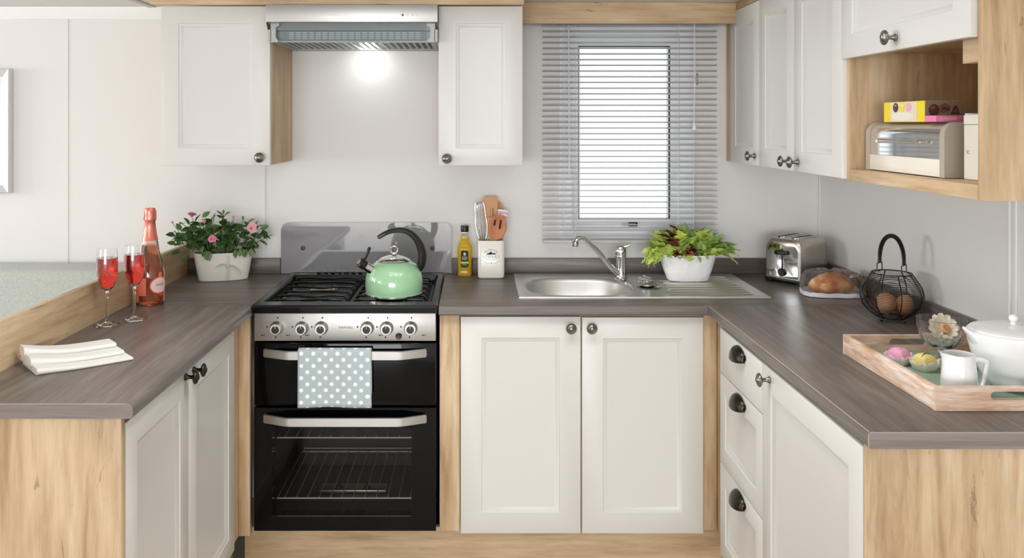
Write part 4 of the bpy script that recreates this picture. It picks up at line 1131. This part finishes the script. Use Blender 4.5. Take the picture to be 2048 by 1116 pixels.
MB().box(-w - .001, w + .001, -l, l, .008, .0178, .003).build('base', 'grey_plastic' if False else 'black_plastic', tr, world=False)
for sx in (-1, 1):
    for sy in (-1, 1): MB().box(sx * (w - .012) - .012, sx * (w - .012) + .012, sy * (l - .02) - .012, sy * (l - .02) + .012, 0, .0078, .002).build('foot', 'black_plastic', tr, world=False)
MB().box(-.0028, .0028, -l - .0002, -l + .0004, .045, .13).build('lever_slot', 'black_matt', tr, world=False)
MB().box(-.024, .024, -l - .020, -l - .0003, .108, .124, .006).build('lever', 'black_plastic', tr, world=False)
MB().lathe([(0, 0), (.0150, 0), (.0145, .008), (.013, .010), (0, .0095)], (0, -l + .0003, .042), 20, 'y', -1).build('browning_dial', 'black_plastic', tr, world=False)
for sx in (-1, 1):
    tsl = MB().holed(rrect(sx * .030 - .017, sx * .030 + .017, -l + .035, l - .03, .006, 3), rrect(sx * .030 - .012, sx * .030 + .012, -l + .04, l - .035, .005, 3), H_ + .0002, H_ + .0045, 'xy').build('bread_slot', 'chrome', tr, world=False)
    MB().box(sx * .030 - .0115, sx * .030 + .0115, -l + .041, l - .036, H_ + .0003, H_ + .001).build('slot_opening', 'black_matt', tsl, world=False)

# ------------------------------------------------------------------ loaf in its bag
lf = thing('bread_bag', 'loaf of bread in a clear bag between toaster and egg basket', 'bread', (1.247, 2.975, .9005), math.radians(-6))
bc = pr('crust', (1, 1, 1, 1), .5)
link(bc, ramp(bc, noise(bc, coords(bc), 22, 4), [(.38, lin(186, 98, 40)), (.5, lin(214, 132, 62)), (.62, lin(240, 196, 124))]), bsdf(bc).inputs['Base Color'])
def lump(c, r, seed, mat, name, sq_=1.0, amp=.06, parent=None):
    rr = random.Random(seed); b = MB().ball((0, 0, 0), 1, 24, 14)
    ph = [rr.uniform(0, 6) for _ in range(6)]
    for v in b.bm.verts:
        p = v.co; k = 1 + amp * (math.sin(4 * p.x + ph[0]) + math.sin(5 * p.y + ph[1]) + math.sin(4 * p.z + ph[2])) / 2
        z = p.z * k; z = max(z, -.72)
        v.co = Vector((c[0] + r[0] * p.x * k, c[1] + r[1] * p.y * k, c[2] + r[2] * z))
    return b.build(name, mat, parent, world=False)
lump((-.004, -.006, .036), (.076, .050, .042), 4, 'crust', 'loaf', amp=.09, parent=lf)
pr('paper_white', lin(236, 236, 240), .5)
bs = []; rr = random.Random(5)
def bag_ring(z, kx, ky, amp):
    pts = supell(0, 0, .104 * kx, .066 * ky, 3.4, 36); return [(x * (1 + amp * math.sin(i * 2.1)), y * (1 + amp * math.cos(i * 1.7)), z + amp * .05 * math.sin(i * 3.3)) for i, (x, y) in enumerate(pts)]
MB().loft([bag_ring(.0002, .94, .94, .0), bag_ring(.002, 1, 1, .01), bag_ring(.016, 1.0, 1.0, .03), bag_ring(.0165, .99, .985, .03), bag_ring(.0035, .985, .98, .01)]).build('paper_base', 'paper_white', lf, world=False, sharp=60)
MB().loft([bag_ring(.0166, .985, .975, .03), bag_ring(.038, .98, .99, .05), bag_ring(.064, .92, .96, .05), bag_ring(.080, .78, .84, .06), bag_ring(.086, .45, .5, .08)], False, True).build('bag_film', 'bag_film', lf, world=False, sharp=25)
MB().tube([(.062, .01, .062), (.082, .0, .070), (.094, -.01, .080), (.10, -.012, .078)], [.006, .010, .013, .004], 9, sq=.6).build('bag_twist', 'bag_film', lf, world=False)

# ------------------------------------------------------------------ egg basket
eb = thing('egg_basket', 'dark wire egg basket with looped handle near the right wall', 'basket', (1.264, 2.585, .9005), math.radians(-20))
pr('dark_wire', lin(58, 55, 52), .38, .8)
BP = [(-.02, .040), (0, .040), (.018, .066), (.04, .083), (.068, .0905), (.092, .084), (.113, .070), (.133, .057), (.15, .05)]
def br(z):   # belly radius against height
    for (z0, r0), (z1, r1) in zip(BP, BP[1:]):
        if z <= z1:
            t = (z - z0) / (z1 - z0); return r0 + (r1 - r0) * t
    return BP[-1][1]
zs = [.012 + .133 * i / 27 for i in range(28)]
for i, z in enumerate(zs):
    r = br(z - .012)
    MB().tube([(r * math.cos(2 * PI * k / 36), r * math.sin(2 * PI * k / 36), z) for k in range(36)], .0020 if i in (0, 27) else .00085, 5 if i not in (0, 27) else 7, closed=True).build('hoop' if i not in (0, 27) else 'rim', 'dark_wire', eb, world=False)
for k in range(8):
    a = 2 * PI * k / 8 + .2
    MB().tube([(br(z - .012) * 1.015 * math.cos(a), br(z - .012) * 1.015 * math.sin(a), z) for z in zs[::2] + [zs[-1]]], .0018, 6).build('rib', 'dark_wire', eb, world=False)
for k in range(5):
    t_ = -.03 + k * .015; y = math.sqrt(.042 ** 2 - t_ ** 2)
    MB().tube([(t_, -y, .012), (t_, y, .012)], .001, 5).build('base_wire', 'dark_wire', eb, world=False)
for k in range(4):
    a = PI / 4 + k * PI / 2; r = .036
    MB().tube([(r * math.cos(a), r * math.sin(a), .013), (r * math.cos(a) * 1.1, r * math.sin(a) * 1.1, .004), (r * math.cos(a) * 1.25, r * math.sin(a) * 1.25, .002), (r * math.cos(a) * 1.3, r * math.sin(a) * 1.3, .007)], .0020, 6).build('foot', 'dark_wire', eb, world=False)
R_ = br(.133)
hd = []
for i in range(19):
    a = PI * i / 18; hd.append((.0, -.036 * math.cos(a), .173 + .085 * math.sin(a) ** .8))
rotm = Matrix.Rotation(math.radians(62), 3, 'Z')
hd = [rotm @ Vector(p) for p in hd]
hn = MB().tube(hd, .0042, 8).build('handle', 'dark_wire', eb, world=False)
cw = []
hp_ = smooth_path(hd, 8)
for i in range(len(hp_) - 1):
    t_ = (hp_[i + 1] - hp_[i]).normalized(); n_ = t_.orthogonal().normalized() if i == 0 else (n_ - t_ * n_.dot(t_)).normalized(); m_ = t_.cross(n_)
    for j in range(4):
        a = (i * 4 + j) * PI / 3.2; cw.append(hp_[i].lerp(hp_[i + 1], j / 4) + .0062 * (n_ * math.cos(a) + m_ * math.sin(a)))
MB().tube(cw, .0009, 4).build('handle_coil', 'dark_wire', hn, world=False)
for s in (-1, 1):
    p0 = rotm @ Vector((-.018, s * .036, 0)); p1 = rotm @ Vector((.018, s * .036, 0)); up = .172
    k0 = (p0.normalized() * R_); k1 = (p1.normalized() * R_)
    MB().tube([(k0.x, k0.y, .140), (p0.x, p0.y, .150), (p0.x, p0.y, up), (p1.x, p1.y, up), (p1.x, p1.y, .150), (k1.x, k1.y, .140)], .0018, 6).build('handle_bracket', 'dark_wire', eb, world=False)
eg = pr('egg_shell', lin(216, 160, 122), .5)
eprof = [(0, -1), (.38, -.93), (.7, -.72), (.93, -.35), (1.0, 0), (.93, .42), (.74, .78), (.45, 1.05), (.2, 1.17), (0, 1.21)]
em = MB().lathe([(r * .0245, h * .0265) for r, h in eprof], n=24).mesh('egg', 'egg_shell')
for lab, loc, rot in (('brown egg on the left inside the wire basket', (1.2375, 2.563, .9515), (math.radians(50), math.radians(-40), .3)), ('brown egg on the right inside the wire basket', (1.2905, 2.562, .9515), (math.radians(14), math.radians(14), 1.2)),
                      ('brown egg at the back inside the wire basket', (1.264, 2.625, .9515), (math.radians(80), 0, .6))):
    o = bpy.data.objects.new('egg', em); COL.objects.link(o); o.location = loc; o.rotation_euler = rot; o.scale = (1.05, 1.05, 1.05)
    WORLD[o] = Matrix.Identity(4); tag(o, lab, 'egg', 'eggs in the basket')

# ------------------------------------------------------------------ tray
ty = thing('serving_tray', 'whitewashed wooden serving tray with mint green base', 'tray', (1.1165, 1.994, .9005))
tm_ = pr('washed_wood', (1, 1, 1, 1), .6)
nv = coords(tm_, (1, 1, 1)); n1 = noise(tm_, coords(tm_, (.35, .35, 3)), 28, 5, .65, .5)
link(tm_, ramp(tm_, n1, [(.3, lin(192, 150, 122)), (.44, lin(212, 176, 150)), (.56, lin(226, 200, 180)), (.66, lin(238, 224, 214))]), bsdf(tm_).inputs['Base Color'])
mn = pr('mint_paint', (1, 1, 1, 1), .5)
link(mn, ramp(mn, noise(mn, coords(mn), 9, 4), [(.35, lin(140, 160, 142)), (.65, lin(156, 182, 164))]), bsdf(mn).inputs['Base Color'])
X0, X1, Y0, Y1, Z0 = .957, 1.292, 1.771, 2.217, .9005
MB().box(X0 + .0112, X1 - .0112, Y0 + .0122, Y1 - .0122, Z0, Z0 + .007).build('base', 'mint_paint', ty, smooth=False)
for y0 in (Y0, Y1 - .012):
    sl0, sl1, sz0, sz1 = 1.0725, 1.1705, Z0 + .0235, Z0 + .041
    b = MB()
    outer = [(X0, Z0 + .0002), (X1, Z0 + .0002), (X1, Z0 + .050), (X0, Z0 + .050)]
    inn = rrect(sl0, sl1, sz0, sz1, .0085, 5)
    # angular sampling keeps the frame and slot outlines matched
    cx, cz = (sl0 + sl1) / 2, (sz0 + sz1) / 2; oo = []
    for x, z in inn:
        dx, dz = x - cx, z - cz
        t_ = min(((X1 - cx) / dx if dx > 1e-9 else 1e9), ((X0 - cx) / dx if dx < -1e-9 else 1e9), ((Z0 + .05 - cz) / dz if dz > 1e-9 else 1e9), ((Z0 + .0002 - cz) / dz if dz < -1e-9 else 1e9))
        oo.append((cx + dx * t_, cz + dz * t_))
    # add exact corners
    for cxn, czn in outer:
        k = min(range(len(oo)), key=lambda i: math.dist(oo[i], (cxn, czn))); oo[k] = (cxn, czn)
    b.holed(oo, inn, y0, y0 + .012, 'xz').build('end_rail', 'washed_wood', ty, smooth=False)
for x0 in (X0, X1 - .011): MB().box(x0, x0 + .011, Y0 + .0122, Y1 - .0122, Z0 + .0002, Z0 + .050, .0012).build('side_rail', 'washed_wood', ty)
ZF = Z0 + .0073

# glass sundae dish with a cream flower-shaped cake
gd_ = thing('sundae_dish', 'fluted glass dessert dish on the tray', 'dish', (1.166, 2.128, ZF))
prof_o = [(0, 0), (.030, 0), (.031, .002), (.024, .005), (.010, .010), (.008, .018), (.010, .025), (.014, .029), (.030, .037), (.044, .050), (.0525, .068), (.0565, .088), (.0575, .104)]
prof_i = [(.0555, .1045), (.0540, .088), (.0500, .069), (.0415, .052), (.028, .040), (.012, .0345), (0, .034)]
b = MB().lathe(prof_o + prof_i, n=64)
for v in b.bm.verts:
    r = math.hypot(v.co.x, v.co.y)
    if r > .012 and .03 < v.co.z < .1:
        k = 1 + .022 * math.cos(16 * math.atan2(v.co.y, v.co.x)); v.co.x *= k; v.co.y *= k
b.build('bowl', 'glass', gd_, world=False, sharp=60)
fw_ = thing('flower_cake', 'cream flower-shaped sweet with peach centre in the glass dish', 'sweet', (1.164, 2.120, ZF + .080), 0)
pr('petal_cream', lin(252, 243, 226), .55); pr('peach', lin(244, 190, 150), .55); pr('amber', lin(226, 160, 70), .5); pr('sepal_green', lin(120, 140, 84), .6)
tiltm = Matrix.Rotation(math.radians(62), 4, 'X')
pm = MB()
secs = []
for i in range(6):
    t = i / 5; secs.append([(.0125 * s * math.sin(PI * (.12 + .83 * t)) ** .6 * (1 if abs(s) < 1 else .95), .007 + .031 * t, .006 * t * t + .002 * abs(s) + (.0015 * math.cos(s * 5) if i == 5 else 0)) for s in (-1, -.5, 0, .5, 1)])
pet = pm.loft(secs, False, False, False).mesh('petal', 'petal_cream', sharp=180)
for k in range(12): put(pet, 'petal', fw_, Matrix.Translation((0, 0, 0)) @ tiltm @ Matrix.Rotation(k * 2 * PI / 12, 4, 'Z'))
for k in range(10): put(pet, 'petal', fw_, Matrix.Translation((0, -.003, .002)) @ tiltm @ Matrix.Rotation(k * 2 * PI / 10 + .2, 4, 'Z') @ Matrix.Diagonal((.9, .78, 1.6, 1)))
ctm = Matrix.Translation((0, -.004, .002)) @ tiltm
MB().lathe([(0, .0085), (.013, .0070), (.0125, .0082), (.005, .0096), (0, .0098)], n=18).move(ctm).build('centre', 'peach', fw_, world=False)
for k in range(9):
    a_ = k * 2 * PI / 9
    MB().tube([(.002 * math.cos(a_), .002 * math.sin(a_), .0095), (.0065 * math.cos(a_), .0065 * math.sin(a_), .0125)], [.0008, .0011], 6).move(ctm).build('stamen', 'amber', fw_, world=False)
MB().tube([(0, -.004, .010), (.001, -.013, .012), (0, -.021, .0105)], [.0022, .0026, .001], 8, sq=.5).move(ctm).build('amber_streak', 'amber', fw_, world=False)
MB().lathe([(0, -.034), (.006, -.032), (.012, -.022), (.014, -.008), (0, -.006)], n=16).build('stalk', 'sepal_green', fw_, world=False)

def fancy(label, loc, col, top, rz, swirl):
    t = thing('fondant_fancy', label, 'cake', loc, rz, 'fondant fancies on the tray')
    pr(col + '_icing', top, .4)
    sq2 = lambda w, z, r: [(x, y, z) for x, y in rrect(-w, w, -w, w, r, 4)]
    MB().loft([sq2(.019, .001, .004), sq2(.0205, .006, .005), sq2(.021, .022, .006), sq2(.019, .031, .008), sq2(.013, .037, .008), sq2(.005, .0395, .004)]).build('icing', col + '_icing', t, world=False)
    n = 28; secs = []
    for z, k in ((.0, .0195), (.0006, .0212), (.012, .0245), (.022, .0275)):
        secs.append([((k + (.0035 * math.cos(4 * (2 * PI * i / n)) + .0015 * math.sin(i * 2.6)) * (z / .02)) * 1.12 * math.copysign(abs(math.cos(2 * PI * i / n)) ** .65, math.cos(2 * PI * i / n)),
                      (k + .0015 * math.sin(i * 2.1) * (z / .02)) * 1.12 * math.copysign(abs(math.sin(2 * PI * i / n)) ** .65, math.sin(2 * PI * i / n)), z + (.004 * math.sin(i * 1.9) if z > .02 else 0)) for i in range(n)])
    m = pr(col + '_case', tuple(.25 * a + .75 * b for a, b in zip(top, lin(238, 234, 232))), .6)
    o = MB().loft(secs, True, False).build('paper_case', col + '_case', t, world=False, sharp=70)
    md = o.modifiers.new('t', 'SOLIDIFY'); md.thickness = .0006
    MB().tube([(-.016, -.009, .0335), (-.008, -.006, .0395), (.0, -.004, .0412), (.008, -.006, .0395), (.016, -.008, .034)], .0011, 6).build('drizzle', swirl, t, world=False)
    return t
pr('choc_line', lin(120, 78, 40), .5)
fancy('pink iced fondant cake in a paper case on the tray', (1.044, 2.098, ZF), 'pink', lin(244, 172, 204), .5, 'petal_pale')
fancy('yellow iced fondant cake with brown drizzle on the tray', (1.079, 2.045, ZF), 'yellow', lin(240, 222, 140), .25, 'choc_line')

# milk jug
jg = thing('milk_jug', 'white porcelain milk jug with angular handle on the tray', 'jug', (1.054, 1.855, ZF))
def jug_ring(r, z, lip):
    pts = []
    for i in range(40):
        a = 2 * PI * i / 40; k = r
        d = abs((a - PI + PI) % (2 * PI) - PI)       # angle from -x
        k += lip * math.exp(-(d / .32) ** 2)
        pts.append((k * math.cos(a), k * math.sin(a), z + lip * .25 * math.exp(-(d / .4) ** 2)))
    return pts
MB().loft([jug_ring(.036, 0, 0), jug_ring(.0375, .002, 0), jug_ring(.0365, .03, 0), jug_ring(.0335, .065, .001), jug_ring(.0318, .082, .006), jug_ring(.0315, .0905, .0115), jug_ring(.0298, .0905, .0115), jug_ring(.0300, .082, .006), jug_ring(.032, .06, 0), jug_ring(.034, .006, 0)]).build('body', 'white_ceramic', jg, world=False, sharp=55)
MB().tube(smooth_path([(.029, 0, .075), (.043, 0, .077), (.058, 0, .072), (.060, 0, .066), (.054, 0, .036), (.046, 0, .014), (.034, 0, .006)], 4), lerp_list([.005, .0042, .0042, .0042, .0042, .0042, .005], 4), 10, sq=1.25).build('handle', 'white_ceramic', jg, world=False)

# teapot
tpt = thing('teapot', 'large white porcelain teapot on the tray at the wall side', 'teapot', (1.204, 1.905, ZF))
prof = [(0, 0), (.040, 0), (.042, .003), (.046, .006), (.060, .022), (.073, .045), (.083, .070), (.090, .098), (.0925, .118), (.092, .126), (.088, .128), (0, .128)]
MB().lathe(prof, n=48).build('body', 'white_ceramic', tpt, world=False)
lid = MB().lathe([(0, .1282), (.086, .1282), (.087, .131), (.080, .1345), (.050, .140), (.02, .1425), (.006, .1435), (.0045, .148), (0, .148)], n=40).build('lid', 'white_ceramic', tpt, world=False)
MB().ball((0, 0, .156), (.0095, .0095, .009), 16, 10).build('lid_knob', 'white_ceramic', lid, world=False)
secs = []
for t, hw, zl, zu in ((0, .030, .075, .124), (.35, .020, .098, .1275), (.7, .012, .118, .1325), (.95, .008, .1285, .1375), (1.0, .005, .1315, .137)):
    x = -.078 - t * .034; zm = (zl + zu) / 2; hz = (zu - zl) / 2
    secs.append([(x, hw * math.cos(2 * PI * i / 16), zm + hz * math.sin(2 * PI * i / 16)) for i in range(16)])
MB().loft(secs).build('spout', 'white_ceramic', tpt, world=False)
MB().tube(smooth_path([(.062, -.058, .112), (.082, -.078, .118), (.098, -.094, .098), (.092, -.088, .066), (.066, -.062, .045)], 4), .006, 10).build('handle', 'white_ceramic', tpt, world=False)

# small mint leaf-shaped napkin corner behind the jug
mnap = thing('paper_napkin', 'folded mint green napkin peak standing behind the milk jug', 'napkin', (1.214, 2.06, ZF), math.radians(25))
pr('mint_napkin', lin(140, 172, 146), .8)
MB().loft([[(-.03, -.012, .0), (.0, -.02, .0), (.03, -.012, .0), (.03, .012, 0), (0, .018, 0), (-.03, .012, .0)], [(-.018, -.007, .012), (.0, -.010, .022), (.018, -.007, .012), (.018, .007, .012), (0, .009, .022), (-.018, .007, .012)], [(-.004, -.001, .026), (.004, -.001, .050), (.008, -.001, .026), (.008, .001, .026), (.004, .001, .050), (-.004, .001, .026)]]).build('fold', 'mint_napkin', mnap, world=False, smooth=False)

# ================================================================== SHELF THINGS
bbn = thing('bread_bin', 'retro bread bin with chrome roll lid and taupe ends on the shelf', 'bread bin', (1.17, 2.09, 1.3765))
pr('taupe', lin(176, 166, 152), .3, coat=.3); pr('bin_cream', lin(232, 227, 212), .3, coat=.3)
BX, BD, BH = 1.048, .25, .126
def bin_profile(k=0.0, x_off=0.0):
    pts = [(BX + k + x_off, 1.3775 + k)]
    for i in range(9):
        a = PI / 2 * i / 8; pts.append((BX + k + .030 - .030 * math.cos(a), 1.3775 + BH - k - .030 + .030 * math.sin(a)))
    for i in range(9):
        a = PI / 2 * i / 8; pts.append((BX + BD - k - .03 + .03 * math.sin(a), 1.3775 + BH - k - .03 + .03 * math.cos(a)))
    pts.append((BX + BD - k, 1.3775 + k)); return pts
for y0, y1 in ((1.902, 1.922), (2.262, 2.285)): MB().prism(bin_profile(), y0, y1, 'xz').build('end_cap', 'taupe', bbn)
MB().prism(bin_profile(.003), 1.9222, 2.2618, 'xz').build('body', 'taupe', bbn)
MB().box(BX - .0005, BX + .0028, 1.9222, 2.2618, 1.3785, 1.4185, .001).build('lower_band', 'bin_cream', bbn)
lidp = [(BX + .0015, 1.4195), (BX + .0015, 1.4705)]
for i in range(1, 9):
    a = math.radians(34) * i / 8; lidp.append((BX + .0315 - .0300 * math.cos(a), 1.4705 + .0310 * math.sin(a)))
back = [(x + .0014, z - .0004) for x, z in lidp[::-1]]
rl = MB().prism(lidp + back, 1.9225, 2.225, 'xz').build('roll_lid', 'chrome', bbn)
MB().tube([(BX - .012, 1.985, 1.456), (BX - .012, 2.20, 1.456)], .0035, 10).build('lid_handle', 'chrome', rl)
for y in (1.995, 2.19): MB().tube([(BX + .0012, y, 1.456), (BX - .016, y, 1.456)], .0055, 10).build('handle_mount', 'chrome', rl)
# cake box on top
ZB = 1.5038
cb = thing('cake_box', 'yellow cake box with pictures of fancies on the bread bin', 'box', (1.10, 2.1, ZB))
pr('box_yellow', lin(238, 214, 40), .45); pr('box_taupe', lin(150, 128, 112), .45); pr('photo_cream', lin(226, 212, 190), .5); pr('choc', lin(88, 56, 44), .5); pr('photo_pink', lin(236, 170, 190), .5)
MB().box(1.056, 1.143, 2.0005, 2.2, ZB, ZB + .050).build('carton', 'box_yellow', cb, smooth=False)
MB().box(1.0565, 1.1425, 1.9995, 2.0003, ZB + .0005, ZB + .0495).build('side_print', 'box_taupe', cb, smooth=False)
fp = MB().box(1.0552, 1.0558, 2.035, 2.165, ZB + .001, ZB + .0485).build('front_print', 'photo_cream', cb, smooth=False)
def patch(parent, f, pts, mat, name='printed_cake'):
    MB().loft([[f(u, v, 0) for u, v in pts], [f(u, v, .0003) for u, v in pts]]).build(name, mat, parent, smooth=False)
fx = lambda u, v, d: (1.0551 - d, u, ZB + v)
def blob(cx, cy, rx, ry, n=10, ph=0): return [(cx + rx * math.cos(2 * PI * i / n + ph), cy + ry * math.sin(2 * PI * i / n + ph)) for i in range(n)]
patch(fp, fx, blob(2.137, .036, .014, .012, 12), 'choc'); patch(fp, fx, blob(2.105, .036, .013, .012, 12), 'box_yellow'); patch(fp, fx, blob(2.073, .036, .014, .011, 12), 'photo_pink'); patch(fp, fx, blob(2.105, .014, .055, .010, 18), 'bin_cream', 'printed_stand')
patch(fp, lambda u, v, d: (1.0547 - d, u, ZB + v), blob(2.137, .041, .007, .003, 8), 'box_taupe', 'printed_drizzle'); patch(fp, lambda u, v, d: (1.0547 - d, u, ZB + v), blob(2.105, .041, .007, .003, 8), 'bin_cream', 'printed_drizzle')
fy = lambda u, v, d: (u, 1.9994 - d, ZB + v); fy2 = lambda u, v, d: (u, 1.999 - d, ZB + v)
pr('cocoa', lin(128, 88, 66), .5)
patch(cb, fy, blob(1.077, .028, .013, .014, 14), 'choc'); patch(cb, fy, [(1.092, .022), (1.112, .022), (1.117, .036), (1.104, .045), (1.09, .038)], 'cocoa'); patch(cb, fy, [(1.116, .018), (1.138, .018), (1.132, .036), (1.126, .039)], 'choc'); patch(cb, fy, blob(1.075, .009, .013, .005, 12), 'choc')
patch(cb, fy2, blob(1.074, .034, .007, .004, 10), 'cocoa', 'printed_highlight'); patch(cb, fy2, [(1.095, .03), (1.113, .026), (1.115, .031), (1.099, .036)], 'choc', 'printed_highlight'); patch(cb, fy2, [(1.122, .022), (1.134, .022), (1.128, .032)], 'cocoa', 'printed_highlight')
pk = thing('biscuit_pack', 'slim pink packet lying in front of the yellow cake box', 'packet', (1.085, 1.955, ZB))
pr('pack_pink', lin(228, 130, 168), .4)
MB().box(1.047, 1.15, 1.935, 1.985, ZB, ZB + .0145, .001).build('carton', 'pack_pink', pk)
MB().box(1.058, 1.095, 1.9342, 1.9348, ZB + .004, ZB + .0105).build('printed_panel', 'photo_pink', pk)
cn = thing('canister', 'tall cream storage canister at the right end of the shelf', 'canister', (1.14, 1.82, 1.3765))
MB().loft([[(x, y, z) for x, y in rrect(1.078 + k, 1.20 - k, 1.755 + k, 1.885 - k, .010, 4)] for z, k in ((1.3768, .002), (1.379, 0), (1.496, 0), (1.4975, .0015))]).build('body', 'bin_cream', cn)
MB().loft([[(x, y, z) for x, y in rrect(1.0775 + k, 1.2005 - k, 1.7545 + k, 1.8855 - k, .010, 4)] for z, k in ((1.4985, .0), (1.517, 0), (1.520, .002))]).build('lid', 'bin_cream', cn)
MB().loft([[(x, y, z) for x, y in rrect(1.0777 + k, 1.2003 - k, 1.7547 + k, 1.8853 - k, .010, 4)] for z, k in ((1.5202, .001), (1.5225, .001))]).build('lid_rim', 'soft_chrome', cn)
text_mb('SC', .011, Matrix.Translation((1.0779, 1.862, 1.437)) @ Matrix.Rotation(-PI / 2, 4, 'Z') @ FRONT, .0002).build('lettering', 'grey_print', cn, smooth=False)

# ================================================================== LIVING AREA
pc_ = thing('picture_frame', 'silver picture frame hung on the wall above the sofa', 'picture', (-2.105, 3.4, 1.22))
FX0, FX1, FZ0, FZ1 = -2.355, -1.857, 1.222, 1.718
pr('silver_frame', lin(225, 226, 230), .25, .6); pr('mat_board', lin(238, 240, 241), .7); pr('print_grey', lin(200, 208, 210), .6)
f0 = lambda i, y: [(FX0 + i, y, FZ0 + i), (FX1 - i, y, FZ0 + i), (FX1 - i, y, FZ1 - i), (FX0 + i, y, FZ1 - i)]
MB().loft([f0(0, 3.408), f0(0, 3.382), f0(.004, 3.378), f0(.03, 3.392), f0(.03, 3.408)], False, False).build('frame', 'silver_frame', pc_, smooth=False)
MB().box(FX0 + .0305, FX1 - .0305, 3.396, 3.407, FZ0 + .0305, FZ1 - .0305).build('mount', 'mat_board', pc_, smooth=False)
MB().box(FX0 + .09, FX1 - .09, 3.394, 3.3958, FZ0 + .09, FZ1 - .09).build('print', 'print_grey', pc_, smooth=False)
sf = thing('sofa', 'grey-green woven fabric sofa against the left back wall', 'sofa', (-2.1, 3.1, 0))
wv_ = pr('sofa_weave', (1, 1, 1, 1), .95, sheen=.3)
cw_ = coords(wv_, (1, 3, 3)); na = noise(wv_, cw_, 240, 3, .7)
link(wv_, ramp(wv_, na, [(.3, lin(158, 164, 156)), (.5, lin(190, 195, 189)), (.7, lin(214, 217, 212))]), bsdf(wv_).inputs['Base Color']); bump(wv_, na, .4, .002)
MB().box(-3.1, -1.20, 3.22, 3.405, .40, .945, .025, 4).build('backrest', 'sofa_weave', sf)
MB().box(-3.1, -1.20, 2.60, 3.215, .12, .45, .04, 4).build('seat', 'sofa_weave', sf)
for x in (-3.05, -1.25):
    for y in (2.65, 3.35): MB().lathe([(0, 0), (.02, 0), (.026, .12), (0, .12)], (x, y, 0), 12).build('leg', 'oak_z', sf)
